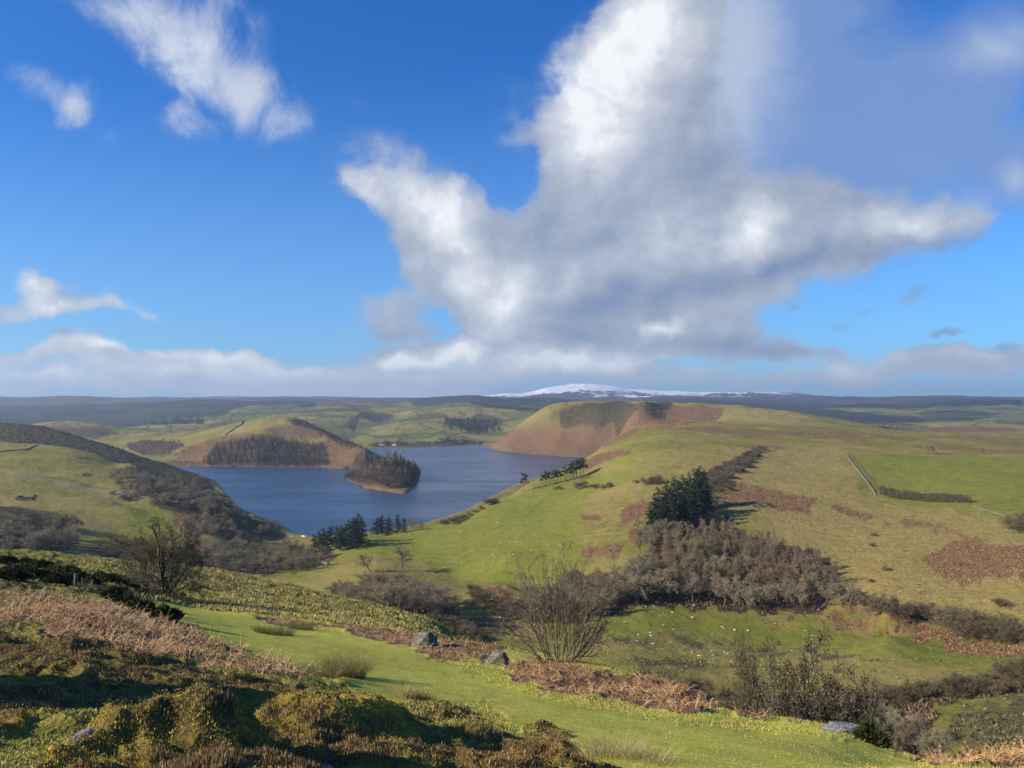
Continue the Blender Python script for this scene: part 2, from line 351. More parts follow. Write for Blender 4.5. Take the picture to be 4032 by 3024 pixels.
# far shore
shore([(1440,1768),(1500,1764),(1600,1765),(1720,1760),(1800,1752),(1900,1750),(1915,1758)])
line([(1440,1755,2800),(1600,1745,2850),(1750,1738,2850),(1900,1735,2850)])
line([(1430,1720,3000),(1530,1690,3250),(1650,1660,3500),(1780,1640,3700),(1900,1640,3750)])
line([(1640,1602,4300),(1760,1592,4500),(1900,1594,4500),(2050,1610,4200),(2130,1625,3900)])
line([(1440,1706,3300),(1500,1672,3600),(1580,1635,4200),(1640,1610,4700)])
line([(800,1650,3900),(950,1632,4100),(1100,1610,4500),(1250,1592,4800),(1450,1592,4900),(1600,1598,5000)])
line([(1150,1680,3300),(1300,1650,3700),(1400,1640,3900),(1420,1690,3500)])
line([(600,1690,3400),(800,1675,3500),(1000,1665,3500)])
line([(250,1700,2750),(130,1672,2900),(180,1660,2950),(260,1656,2980),(380,1680,2900),(450,1705,2800)])
for px, Y, z in ((100,3500,-110),(250,3600,-115),(450,3400,-118)): P.append((px, pyof(z, Y), Y))
# far dark ridges at left
line([(0,1572,8600),(250,1573,8600),(500,1574,8600),(650,1578,8600),(720,1576,8600),(1000,1574,8800),(1080,1566,9000),(1150,1565,9000),(1250,1572,9000),(1400,1578,9000),(1500,1576,9000),(1640,1572,9000)])
line([(450,1618,5600),(560,1600,5800),(650,1594,6000),(780,1576,6400),(900,1577,6400),(1050,1580,6500),(1200,1584,6500)])
for px in (600,800,1000,1200): P.append((px, pyof(-10, 7600), 7600))
# forest hill below the snow
line([(1620,1590,6400),(1720,1572,6600),(1830,1560,6800),(1900,1562,6800),(2000,1572,6800),(2100,1573,6800),(2200,1580,6800),(2260,1590,6700),(2400,1600,6500)])
# snow mountain
line([(1500,1578,10500),(1650,1572,11000),(1800,1563,11500),(1950,1559,11800),(2080,1553,12000),(2150,1534,12000),(2230,1521,12000),(2300,1517,12000),(2400,1521,12000),(2550,1533,12000),(2700,1544,12000),(2850,1548,12000),(2950,1543,12000),(3100,1541,11500),(3180,1550,11200),(3300,1562,11000),(3450,1568,10500)])
line([(2000,1575,9500),(2200,1572,9500),(2500,1570,9500),(2800,1570,9500),(3100,1572,9500)])
# brown headland
shore([(1918,1764),(1950,1772),(2000,1781),(2150,1794),(2300,1801),(2360,1803)])
line([(1935,1756,2620),(1990,1722,2560),(2050,1690,2520),(2130,1655,2500),(2170,1632,2500),(2240,1608,2520),(2300,1592,2560),(2400,1584,2600),(2500,1583,2550),(2620,1585,2450),(2760,1589,2350),(2900,1598,2300),(3000,1609,2250),(3150,1630,2150),(3300,1655,2050),(3420,1678,2000)])
line([(2060,1740,2440),(2200,1745,2300),(2350,1750,2150),(2500,1740,1950)])
line([(2150,1690,2450),(2350,1665,2350),(2600,1650,2150),(2800,1650,2080)])
# right
line([(3560,1660,3000),(3650,1668,2950),(3780,1660,3000),(3900,1661,3000),(4032,1662,3000)])
line([(3600,1705,2500),(3780,1706,2600),(3950,1706,2600)])
line([(3300,1620,5200),(3500,1605,5500),(3700,1588,5700),(3850,1578,5900),(4000,1577,5900),(4032,1590,5700)])
line([(2700,1585,7000),(3000,1600,6500),(3200,1625,5200),(3330,1650,4300)])
line([(3200,1562,9500),(3400,1566,9500),(3600,1562,9500),(3800,1560,9500),(4032,1563,9500)])
# behind the right headland
for px, Y, z in ((2300,3200,-60),(2800,3200,-60),(3100,3000,-75)): P.append((px, pyof(z, Y), Y))
# lake bed
for (px, ylist) in ((700,(1950,1900)),(900,(1150,1300,1500,1700)),(1000,(1150,1300,1500,1700)),(1150,(960,1100,1300,1500,1700)),(1250,(950,1100,1300,1550,1750)),(1400,(920,1050,1200)),(1380,(1250,)),
     (1500,(920,1050,1200)),(1600,(900,1050,1150,2300,2500)),(1700,(950,1050,1200,1400,1700,2000,2400,2700)),(1800,(950,1100,1300,1600,2000,2400,2700)),(1900,(1000,1200,1500,1900,2300,2600)),
     (2000,(1150,1300,1700,2100,2300)),(2100,(1350,1600,1900,2150)),(2200,(1650,1900,2050)),(2300,(1950,)),(1720,(1550,)),(1560,(2000,)),(1350,(1420,)),(1400,(1460,)),(1430,(1520,))):
    for Y in ylist: P.append((px, pyof(-162, Y), Y))
P = np.array(P, float)
KX = 1500.0
def keyx(px): return np.asarray(px) / KX
PX, PL = keyx(P[:, 0]), np.log(P[:, 2])
# thin out near duplicates
keep = []
for i in range(len(P)):
    ok = True
    if keep:
        k = np.array(keep)
        d = (PX[k] - PX[i]) ** 2 + (PL[k] - PL[i]) ** 2
        ok = d.min() > 0.010 ** 2
    if ok: keep.append(i)
P, PX, PL = P[keep], PX[keep], PL[keep]
C2 = 0.03 ** 2
D = np.sqrt((PX[:, None] - PX[None]) ** 2 + (PL[:, None] - PL[None]) ** 2 + C2)
n = len(P)
A = np.zeros((n + 3, n + 3)); A[:n, :n] = D
A[np.arange(n), np.arange(n)] -= 0.0
A[:n, n] = 1; A[:n, n + 1] = PX; A[:n, n + 2] = PL; A[n:, :n] = A[:n, n:].T
rhs = np.zeros(n + 3); rhs[:n] = P[:, 1]
WGT = np.linalg.solve(A, rhs)
def rbf(px, L):
    px = keyx(px).ravel(); L = np.asarray(L).ravel(); out = np.empty(len(px))
    for s in range(0, len(px), 4000):
        a, b = px[s:s + 4000], L[s:s + 4000]
        d = np.sqrt((a[:, None] - PX[None]) ** 2 + (b[:, None] - PL[None]) ** 2 + C2)
        out[s:s + 4000] = d @ WGT[:n] + WGT[n] + WGT[n + 1] * a + WGT[n + 2] * b
    return out
# coarse table of the surface
L0, L1 = math.log(1.15), math.log(14500.0)
CGX = np.arange(-1950, 5991, 22.0); CGL = np.linspace(L0, L1, 620)
gx, gl = np.meshgrid(CGX, CGL, indexing='ij')
TAB = rbf(gx, gl).reshape(gx.shape)
print('terrain table', n, round(time.time() - T0, 1))
def bil(tab, px, L):
    a = np.clip((np.asarray(px, float) - CGX[0]) / (CGX[1] - CGX[0]), 0, len(CGX) - 1.001); b = np.clip((np.asarray(L, float) - L0) / (CGL[1] - CGL[0]), 0, len(CGL) - 1.001)
    i = a.astype(int); j = b.astype(int); fa = a - i; fb = b - j
    return (tab[i, j] * (1 - fa) * (1 - fb) + tab[i + 1, j] * fa * (1 - fb) + tab[i, j + 1] * (1 - fa) * fb + tab[i + 1, j + 1] * fa * fb)
# lattice noise
_rg = np.random.default_rng(5)
_LAT = _rg.random((8, 256, 256)) * 2 - 1
def vnoise(x, y, s, octv=4, gain=0.5, k=0):
    r = np.zeros(np.broadcast(x, y).shape); amp = 1.0; f = 1.0 / s
    for o in range(octv):
        X_ = x * f + 37.3 * o; Y_ = y * f + 11.9 * o
        i = np.floor(X_).astype(int); j = np.floor(Y_).astype(int)
        fx = X_ - i; fy = Y_ - j; fx = fx * fx * (3 - 2 * fx); fy = fy * fy * (3 - 2 * fy)
        t = _LAT[(k + o) % 8]
        i0, i1, j0, j1 = i & 255, (i + 1) & 255, j & 255, (j + 1) & 255
        r += amp * (t[i0, j0] * (1 - fx) * (1 - fy) + t[i1, j0] * fx * (1 - fy) + t[i0, j1] * (1 - fx) * fy + t[i1, j1] * fx * fy)
        amp *= gain; f *= 2.03
    return r
def sst(x, a, b):
    t = np.clip((x - a) / (b - a), 0, 1); return t * t * (3 - 2 * t)
# ------------------------------------------------------------------ land cover: outlines walked on the ground
LS = np.linspace(L0, L1, 2600)
def hit(px, py, ymin=1.2, ymax=15000.0):
    """first ground point seen at (px, py) beyond ymin; returns its distance or None"""
    p = bil(TAB, np.full(LS.shape, float(px)), LS)
    ok = np.where((p <= py) & (LS >= math.log(ymin)) & (LS <= math.log(ymax)))[0]
    if len(ok) == 0: return None
    i = ok[0]
    if i > 0 and LS[i - 1] >= math.log(ymin) and p[i - 1] > py:
        t = (p[i - 1] - py) / (p[i - 1] - p[i]); return math.exp(LS[i - 1] + t * (LS[i] - LS[i - 1]))
    return math.exp(LS[i])
def poly_L(pts, ymin, ymax):
    r = []
    for q in pts:
        if len(q) == 3: r.append((q[0], math.log(q[2])))
        else:
            Y = hit(q[0], q[1], ymin, ymax)
            if Y is None: Y = ymax
            r.append((q[0], math.log(min(Y, ymax))))
    return r
def inside(PXg, Lg, poly):
    r = np.zeros(PXg.shape, bool)
    n = len(poly)
    for k in range(n):
        x1, y1 = poly[k]; x2, y2 = poly[(k + 1) % n]
        if y1 == y2: continue
        c = ((y1 > Lg) != (y2 > Lg)) & (PXg < (x2 - x1) * (Lg - y1) / (y2 - y1) + x1)
        r ^= c
    return r
# fine grid of the ground sheet
FX = np.concatenate([np.arange(-1950, -150, 20.0), np.arange(-150, 4180, 4.4), np.arange(4180, 5991, 20.0)])
FL = np.linspace(L0, math.log(14400), 1280)
FXg, FLg = np.meshgrid(FX, FL, indexing='ij')
FY = np.exp(FLg)
WX = (FXg - 2016) / FPX * FY
WY = FY
ZB = zof(bil(TAB, FXg, FLg), FY) + CAMZ
def blur(m, n):
    for _ in range(n):
        m = (np.roll(m, 1, 0) + m * 2 + np.roll(m, -1, 0)) / 4
        m = (np.roll(m, 1, 1) + m * 2 + np.roll(m, -1, 1)) / 4
    return m
def region(pts, ymin, ymax, soft=4, w=1.0, rag=1.0):
    pl = poly_L(pts, ymin, ymax)
    xs = [p[0] for p in pl]; ys = [p[1] for p in pl]
    i0 = max(0, np.searchsorted(FX, min(xs)) - 30); i1 = min(len(FX), np.searchsorted(FX, max(xs)) + 30)
    j0 = max(0, np.searchsorted(FL, min(ys)) - 30); j1 = min(len(FL), np.searchsorted(FL, max(ys)) + 30)
    m = np.zeros(FXg.shape)
    sx = min(max(xs) - min(xs), 300) / 300 * 26 * rag; sy = min(max(ys) - min(ys), .3) * .16 * rag      # ragged, wandering edges
    a_, b_ = FXg[i0:i1, j0:j1], FLg[i0:i1, j0:j1]
    s = inside(a_ + vnoise(a_, b_ * 1500, 70, 5, .6, 1) * sx, b_ + vnoise(a_, b_ * 1500, 55, 5, .6, 4) * sy, pl).astype(float)
    m[i0:i1, j0:j1] = blur(s, soft) * w
    return m
def strip(pts, ymin, ymax, half, soft=2, w=1.0):
    """a band of half-width in metres along a line walked on the ground"""
    pl = [( (x - 2016) / FPX * math.exp(l), math.exp(l)) for x, l in poly_L(pts, ymin, ymax)]
    m = np.zeros(FXg.shape)
    lo = min(p[1] for p in pl) - half * 3; hi = max(p[1] for p in pl) + half * 3
    j0 = max(0, np.searchsorted(FL, math.log(max(lo, 1.2)))); j1 = np.searchsorted(FL, math.log(hi))
    X_, Y_ = WX[:, j0:j1], WY[:, j0:j1]
    best = np.full(X_.shape, 1e9)
    for (ax, ay), (bx, by) in zip(pl[:-1], pl[1:]):
        dx, dy = bx - ax, by - ay; q = dx * dx + dy * dy + 1e-9
        t = np.clip(((X_ - ax) * dx + (Y_ - ay) * dy) / q, 0, 1)
        best = np.minimum(best, np.hypot(X_ - ax - t * dx, Y_ - ay - t * dy))
    m[:, j0:j1] = (1 - sst(best, half * 0.6, half * 1.4)) * w
    return m
def allof(specs, soft=4):
    m = np.zeros(FXg.shape)
    for sp in specs:
        m = np.maximum(m, region(sp[0], sp[1], sp[2], sp[3] if len(sp) > 3 else soft, sp[4] if len(sp) > 4 else 1.0, .22 if sp[1] >= 1400 else .9))
    return m
# --- far and middle distance
bracken = allof([
 ([(1925,1760),(1990,1715),(2060,1690),(2140,1655),(2250,1612),(2400,1592),(2700,1594),(2860,1606),(2830,1650),(2700,1695),(2650,1700),(2500,1760),(2360,1803),(2150,1793),(1960,1772)], 1500, 2700, 5),
 ([(2880,1915),(3080,1940),(3200,1990),(3180,2012),(3000,1985),(2870,1985),(2830,1960)], 450, 900, 3),
 ([(3260,1980),(3330,1988),(3450,2035),(3400,2050),(3330,2020)], 450, 900, 2),
 ([(3440,2040),(3560,2055),(3700,2070),(3820,2110),(3900,2140),(3840,2140),(3700,2090),(3500,2075)], 400, 900, 3, .8),
 ([(3620,2218),(3700,2170),(3820,2125),(3950,2150),(4000,2230),(3960,2290),(3850,2290),(3740,2258)], 380, 700, 4, 1.2),
 ([(3950,2160),(4100,2160),(4150,2330),(4032,2290)], 360, 700, 4, 1.2),
 ([(2440,2010),(2520,1970),(2580,1985),(2520,2035),(2450,2062)], 450, 900, 3), ([(2280,2025),(2375,2035),(2370,2055),(2290,2050)], 450, 900, 2),
 ([(2300,2160),(2470,2150),(2450,2195),(2280,2205)], 380, 800, 3), ([(2480,2090),(2580,2055),(2580,2150),(2480,2150)], 380, 800, 3),
 ([(1900,2320),(2000,2310),(2100,2420),(2020,2440),(1940,2370)], 330, 600, 3, .9),
 ([(3180,2392),(3350,2402),(3500,2430),(3600,2452),(3800,2500),(4032,2525),(4200,2560),(4032,2560),(3800,2538),(3560,2472),(3400,2440),(3150,2422),(2900,2400),(3000,2385)], 280, 500, 3),
 ([(3150,2405),(3300,2412),(3450,2440),(3600,2462),(3800,2508),(4000,2545),(4200,2575),(4200,2625),(4032,2590),(3800,2555),(3560,2500),(3350,2450),(3150,2430)], 260, 500, 3, 1.3),
 ([(2900,1900),(3080,1935),(3220,1990),(3180,2018),(3000,1990),(2860,1990),(2810,1960)], 450, 900, 3, 1.2),
 ([(600,1832),(700,1790),(800,1745),(890,1715),(960,1705),(1030,1712),(860,1800),(800,1836)], 1700, 2600, 4),
 ([(1270,1735),(1330,1730),(1450,1775),(1500,1800),(1430,1845),(1270,1841)], 1500, 2600, 4),
 ([(1040,1690),(1150,1668),(1250,1690),(1300,1730),(1150,1735),(1030,1720)], 1900, 2600, 5, .8),
 ([(1365,1880),(1450,1905),(1560,1925),(1585,1943),(1450,1928),(1360,1890)], 1200, 1700, 3, .7),
 ([(3620,1700),(3680,1675),(3800,1668),(3980,1672),(4032,1680),(3990,1705),(3800,1706)], 2200, 3100, 3),
 ([(680,1990),(720,1985),(740,2060),(700,2075)], 600, 1000, 3), ([(700,2110),(800,2120),(900,2190),(800,2200),(720,2150)], 500, 900, 4, .8),
 ([(2290,1830),(2350,1790),(2500,1765),(2480,1785),(2380,1815),(2300,1850)], 900, 1500, 3, .9),
 ([(2370,1740),(2470,1700),(2520,1705),(2440,1735),(2380,1765)], 900, 1500, 3, .9),
])
bracken = np.maximum(bracken, 0.62 * allof([
 ([(2640,1690),(2800,1683),(3000,1690),(3300,1697),(3600,1722),(3680,1735),(3400,1738),(3200,1728),(3050,1722),(2950,1722),(2850,1705),(2720,1700)], 1000, 1700, 2),
 ([(3550,1750),(3750,1755),(4032,1775),(4100,1790),(3800,1775),(3600,1765)], 800, 1700, 2),
 ([(3640,1715),(3800,1712),(4200,1745),(4200,1760),(3900,1745),(3700,1728)], 1000, 1800, 2),
 ([(2850,1756),(2960,1748),(3110,1758),(3080,1770),(2940,1768)], 800, 1400, 2)]))
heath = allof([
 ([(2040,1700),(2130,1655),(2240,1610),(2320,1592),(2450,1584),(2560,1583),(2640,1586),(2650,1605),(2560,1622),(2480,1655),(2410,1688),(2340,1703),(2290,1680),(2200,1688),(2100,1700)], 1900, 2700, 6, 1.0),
 ([(-1900,1600,1700),(-1900,1745,1290),(-200,1735,1290),(100,1740,1290),(260,1760,1290),(420,1797,1240),(560,1862,1150),(700,1920,1090),(845,1960,1030),(845,1890,1300),(760,1862,1500),(640,1825,1560),(500,1778,1640),(260,1702,1680),(0,1668,1750)], 1200, 1900, 3, 1.0),  # left ridge: heather, its dark tone also carrying the slope's shade
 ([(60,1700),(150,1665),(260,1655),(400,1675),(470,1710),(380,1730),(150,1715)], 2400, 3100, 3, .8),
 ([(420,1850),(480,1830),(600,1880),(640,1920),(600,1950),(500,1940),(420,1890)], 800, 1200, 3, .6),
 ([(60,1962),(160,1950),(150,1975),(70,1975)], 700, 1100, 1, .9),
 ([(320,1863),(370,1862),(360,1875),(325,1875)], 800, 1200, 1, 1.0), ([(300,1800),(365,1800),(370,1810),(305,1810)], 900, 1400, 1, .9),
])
forest = allof([  # conifer cover; on the far hills it also puts cloud shade into the colour
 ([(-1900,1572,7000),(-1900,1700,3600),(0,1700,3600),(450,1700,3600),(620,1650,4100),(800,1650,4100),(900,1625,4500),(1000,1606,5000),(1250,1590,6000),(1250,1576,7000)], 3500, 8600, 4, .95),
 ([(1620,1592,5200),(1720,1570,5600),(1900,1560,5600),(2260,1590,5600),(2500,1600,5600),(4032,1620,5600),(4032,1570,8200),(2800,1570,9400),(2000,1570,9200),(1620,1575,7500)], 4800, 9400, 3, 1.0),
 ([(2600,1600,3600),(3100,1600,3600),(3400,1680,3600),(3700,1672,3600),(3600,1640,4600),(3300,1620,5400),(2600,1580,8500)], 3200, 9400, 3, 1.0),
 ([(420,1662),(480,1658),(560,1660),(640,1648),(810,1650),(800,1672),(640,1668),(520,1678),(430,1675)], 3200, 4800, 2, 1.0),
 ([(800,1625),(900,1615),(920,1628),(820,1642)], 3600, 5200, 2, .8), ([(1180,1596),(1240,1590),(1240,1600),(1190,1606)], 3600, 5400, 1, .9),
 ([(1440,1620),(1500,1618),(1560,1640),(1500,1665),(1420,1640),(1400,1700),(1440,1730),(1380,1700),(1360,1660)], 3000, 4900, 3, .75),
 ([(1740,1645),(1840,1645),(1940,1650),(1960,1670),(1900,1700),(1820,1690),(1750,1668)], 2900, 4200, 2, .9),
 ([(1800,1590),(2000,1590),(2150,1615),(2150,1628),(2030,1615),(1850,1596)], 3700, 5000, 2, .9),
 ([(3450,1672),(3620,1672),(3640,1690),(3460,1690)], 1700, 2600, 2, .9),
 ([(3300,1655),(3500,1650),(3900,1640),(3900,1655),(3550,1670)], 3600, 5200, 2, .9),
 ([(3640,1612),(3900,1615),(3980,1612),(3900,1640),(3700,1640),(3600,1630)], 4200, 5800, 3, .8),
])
snow = sst(WY, 9300, 9900) * sst(ZB - CAMZ + vnoise(WX, WY, 900, 5) * 55, 70, 210) * sst(FXg, 1350, 1950) * (1 - sst(FXg, 2480, 2900) * 0.42) * (1 - sst(FXg, 3000, 3300) * 0.9)
snow = np.maximum(snow, 0)
rough = allof([
 ([(2650,1830),(2780,1790),(3000,1740),(3300,1760),(3330,1810),(3400,1950),(3700,2000),(4200,2130),(4200,2540),(3800,2500),(3500,2430),(3300,2390),(3200,2200),(2900,2000),(2700,1960)], 330, 1200, 12, .85),
 ([(2450,1800),(2800,1760),(2850,1790),(2700,1830),(2600,1850)], 700, 1200, 8, .7),
 ([(2810,1600),(3000,1612),(3150,1632),(3150,1672),(2810,1668)], 1800, 2500, 3, .9),
 ([(900,1705),(960,1670),(1100,1650),(1200,1665),(1250,1690),(1100,1705)], 1900, 2600, 5, .9),
 ([(2150,1700),(2050,1690),(2250,1600),(2400,1584),(2900,1596),(2700,1600),(2400,1600)], 1900, 2700, 5, .7),
 ([(700,2230),(1200,2330),(1600,2445),(1750,2500),(1500,2480),(1000,2400),(600,2340)], 34, 110, 8, .75),
 ([(430,1840),(620,1870),(700,1920),(640,1930),(520,1900),(430,1880)], 800, 1300, 4, .8),
 ([(1080,2250),(1350,2180),(1900,2300),(1900,2330),(1400,2330)], 380, 700, 6, .3),
 ([(2250,2500),(2600,2480),(3000,2520),(3500,2620),(4032,2650),(4032,2700),(3000,2680),(2400,2620)], 230, 360, 8, .45),
 ([(1700,2420),(2150,2440),(2150,2520),(1750,2480)], 280, 420, 4, .8),
 ([(2300,1950),(2500,1900),(2650,1990),(2600,2200),(2300,2150)], 400, 800, 10, .5),
 ([(1440,1768),(1915,1752),(1900,1700),(1500,1700)], 2600, 3100, 4, .3),
])
rush = allof([
 ([(2350,2530),(2500,2480),(2700,2490),(3000,2530),(3300,2560),(3550,2600),(3500,2615),(3200,2585),(2900,2560),(2600,2530),(2450,2545)], 240, 360, 5, .62),
 ([(2400,2590),(2700,2595),(3100,2610),(3500,2640),(3700,2660),(3500,2660),(3000,2640),(2500,2620)], 230, 330, 3, .6),
 ([(1720,2430),(1900,2425),(2050,2440),(2020,2500),(1900,2500),(1780,2460)], 280, 420, 3, .95),
 ([(3700,2790),(4100,2730),(4100,2990),(3750,2960)], 130, 240, 8, .65),
])
woodfloor = allof([
 ([(-1900,2000),(0,1990),(180,2010),(330,2040),(280,2170),(0,2190),(-1900,2190)], 380, 760, 3, 1),
 ([(330,2170),(480,2130),(800,2150),(900,2190),(1200,2160),(1350,2165),(1250,2235),(1050,2260),(700,2250),(400,2215)], 400, 850, 4, .9),
 ([(700,2080),(800,2000),(870,1950),(930,2000),(1100,2085),(1160,2110),(1050,2130),(800,2120)], 600, 1300, 4, .8),
 ([(1250,2360),(1500,2290),(1700,2300),(1800,2360),(1800,2420),(1500,2430)], 300, 560, 4, .9),
 ([(2050,2330),(2250,2250),(2450,2280),(2560,2200),(2560,2050),(2700,1900),(2900,1790),(3020,1750),(2960,1800),(2830,1920),(2800,2040),(3000,2110),(3200,2180),(3300,2260),(3250,2400),(3000,2410),(2600,2370),(2400,2420),(2200,2440),(2100,2420)], 330, 900, 3, 1),
 ([(3200,2330),(3600,2400),(3900,2450),(4100,2500),(4100,2540),(3800,2490),(3400,2420)], 300, 500, 3, .8),
 ([(2400,2700),(2700,2690),(3000,2740),(3400,2740),(3700,2720),(4100,2690),(4100,2720),(3700,2770),(3600,2980),(3000,2900),(2500,2800)], 150, 255, 3, .9),
 ([(800,1810),(850,1750),(950,1725),(1100,1720),(1280,1740),(1300,1830),(1150,1840),(830,1838)], 1750, 2250, 4, 1),
 ([(1400,1850),(1460,1790),(1560,1795),(1640,1850),(1640,1910),(1570,1930),(1450,1880)], 1200, 1800, 4, 1),
 ([(480,1760),(560,1735),(680,1735),(740,1760),(640,1800),(560,1790)], 2000, 2700, 4, .8),
 ([(1130,1650),(1300,1700),(1440,1755),(1400,1760),(1250,1700),(1120,1665)], 1900, 2500, 2, .9),
 ([(1470,1768),(1640,1762),(1900,1752),(1915,1735),(1700,1735),(1480,1745)], 2600, 3100, 2, .75),
])
lush = allof([
 ([(1150,2230),(1400,2150),(1700,2060),(2000,1960),(2200,1890),(2450,1850),(2500,1880),(2300,1950),(2280,2150),(2250,2240),(1950,2300),(1800,2270),(1500,2190)], 430, 1200, 12, .8),
 ([(2350,1850),(2500,1760),(2700,1740),(2600,1830)], 800, 1300, 8, .7),
 ([(3345,1795),(4300,1800),(4300,2020),(3840,1985),(3480,1965)], 500, 1200, 2, .95),
 ([(3500,2000),(3840,1990),(4300,2030),(4300,2150),(3900,2100),(3600,2050)], 400, 800, 12, .6),
 ([(2300,2450),(2480,2400),(2600,2360),(2800,2400),(3300,2470),(4032,2560),(4200,2600),(4032,2640),(3300,2560),(2700,2480),(2400,2500)], 240, 420, 12, .8),
 ([(400,2120),(560,1990),(700,2000),(720,2120),(600,2140)], 500, 1000, 4, .8),
 ([(1020,2255),(1200,2225),(1330,2215),(1340,2235),(1200,2270),(1040,2275)], 350, 700, 3, .8),
 ([(700,1670),(900,1660),(1000,1650),(850,1690)], 3000, 4500, 3, .7),
 ([(1520,1740),(1650,1690),(1720,1660),(1800,1690),(1900,1720),(1880,1745)], 2700, 4200, 4, .8),
 ([(3550,1668),(3900,1657),(4100,1600),(3800,1592),(3620,1600)], 2900, 6000, 3, .5),
])
heath = np.maximum(heath, sst(WY, 6000, 7200) * .95)
bracken = bracken * (1 - heath * .9)
woodfloor = np.maximum(woodfloor, region([(560,1872),(700,1925),(850,1985),(880,2010),(760,2045),(640,2000),(540,1955)], 800, 1300, 4))
moor = sst(WY, 6800, 7800) * .9
farm = sst(WY, 2750, 2900) * (1 - sst(WY, 6000, 7000)) * (1 - forest) * (ZB > 3)
spit = ((WY > 1230) & (WY < 1790) & (FXg > 1345) & (FXg < 1668)).astype(float)
bracken = np.maximum(bracken, spit * .72)
woodfloor = np.maximum(woodfloor, spit * sst(WY, 1330, 1420) * .95)
track = strip([(-150,1862),(0,1866),(150,1883),(350,1926),(480,1945),(600,1962),(700,1972)], 700, 1200, 5.0, 1, .95)
# ------------------------------------------------------------------ the near hillside: path, heather, bracken
PATH = [(540,2368),(640,2362),(780,2395),(900,2410),(1030,2445),(1100,2462),(1230,2482),(1480,2500),(1620,2540),(1750,2610),(1900,2680),(2100,2740),(2350,2790),(2700,2850),(3000,2885),(3250,2905),(3420,2930),(3560,2985),(3700,3040,11.5),
        (3300,3100,8.6),(2700,3100,7.2),(2450,3024),(2230,2960),(2130,2900),(2010,2850),(1930,2760),(1700,2770),(1500,2760),(1400,2730),(1360,2690),(1250,2650),(1100,2600),(960,2560),(850,2510),(700,2440),(620,2400)]
pathm = region(PATH, 5, 60, 3, 1, .5)
lowmoss = np.maximum(pathm, region([(540,2368),(1480,2470),(2000,2560),(2600,2690),(3000,2830),(3420,2915),(3800,3024),(3300,3100,8.6),(2700,3100,7.2),(1400,2760),(700,2440)], 5, 60, 3))
near_bracken = allof([
 ([(1240,2452),(1700,2500),(1990,2560),(2010,2605),(1900,2602),(1650,2558),(1400,2505)], 14, 60, 4, .75),
 ([(-1900,2420,16),(0,2330),(200,2345),(420,2370),(560,2420),(700,2450),(830,2500),(960,2570),(1100,2620),(1240,2680),(1180,2700),(900,2640),(620,2590),(380,2560),(150,2500),(0,2470),(-1900,2520,13)], 8, 40, 4, 1),
 ([(620,2350),(760,2372),(950,2395),(1050,2430),(1280,2455),(1240,2480),(1060,2460),(930,2410),(760,2390),(640,2372)], 20, 60, 3, .8),
 ([(1400,2480),(1620,2490),(1660,2510),(1600,2545),(1450,2520)], 18, 40, 2, .7),
 ([(1600,2555),(1840,2555),(1890,2600),(1700,2595)], 14, 40, 3, .8),
 ([(1980,2590),(2080,2600),(2300,2625),(2500,2665),(2680,2700),(2830,2800),(2700,2830),(2400,2760),(2150,2710),(2000,2670)], 10, 40, 4, 1),
 ([(3600,3000),(3680,2970),(3900,2960),(4200,2980,13),(4300,3100,10),(3700,3080,10.5)], 8, 20, 3, 1),
 ([(2880,2795),(3030,2790),(3040,2830),(2900,2835)], 12, 24, 2, .8),
])
heather = allof([
 ([(-1900,2460,14),(0,2470),(160,2510),(380,2570),(620,2600),(900,2650),(1150,2700),(1330,2690),(1420,2750),(1500,2800),(1560,2770),(1700,2740),(1860,2790),(1980,2860),(2020,2900),(2150,2860),(2250,2900),(2330,2990),(2450,3060,7.2),(2500,3100,6),(2400,3300,3),(-1900,3300,1.3)], 1.2, 16, 5, 1),
 ([(0,2190),(160,2200),(400,2260),(560,2330),(520,2350),(300,2330),(0,2330)], 20, 90, 4, .8),
])
# a lit grassy shelf at the bottom left, and the dip between the mounds
shelf = allof([([(-400,2990,4),(0,2900),(200,2830),(330,2800),(400,2830),(420,2880),(300,2960),(150,3024),(0,3200,3),(-400,3200,3)], 1.2, 8, 4), ([(840,2840),(980,2870),(1050,2880),(1060,2850),(940,2830)], 3, 9, 3)])
heather = heather * (1 - 0.9 * shelf)
near_bracken = near_bracken * np.where(FXg < 1350, .45 + .55 * sst(vnoise(WX, WY, 1.3, 3, .5, 6), -.55, .1), 1)
heather = heather * (1 - sst(near_bracken, .6, .9) * .8)
nearm = 1 - sst(WY, 28, 60)
# relief
REL = np.zeros(FXg.shape)
REL += heather * nearm * ((vnoise(WX, WY, 1.1, 3, .5, 1) * 0.10) + np.abs(vnoise(WX, WY, 0.5, 3, .55, 3)) * 0.07 - np.abs(vnoise(WX, WY, 0.24, 2, .5, 5)) * 0.085)
REL += near_bracken * nearm * (vnoise(WX, WY, 0.9, 4, .6, 2) * 0.09)
REL += (1 - heather) * nearm * (vnoise(WX, WY, 1.8, 5, .5, 4) * 0.045) * (1 - .6 * pathm)
REL += sst(WY, 30, 60) * (1 - sst(WY, 140, 220)) * (vnoise(WX * .8, WY * 1.6, 2.2, 4, .65, 5) * 0.26)
midm = sst(WY, 120, 260)
scale_m = np.clip(WY / 1000, .3, 6)
REL += midm * (vnoise(WX, WY, 45, 5, .5, 6) * 1.3 * np.clip(scale_m, .4, 2) + vnoise(WX, WY, 9, 3, .5, 2) * 0.22)
REL += sst(WY, 1400, 2600) * vnoise(WX, WY, 260, 5, .5, 1) * 6.0
REL += sst(WY, 3600, 6000) * vnoise(WX, WY, 1100, 6, .5, 3) * 24.0
REL += sst(WY, 4600, 6200) * (1 - sst(WY, 9300, 10500)) * vnoise(WX, WY, 1700, 3, .5, 6) * 24.0
REL += snow * vnoise(WX, WY, 420, 6, .65, 3) * 10
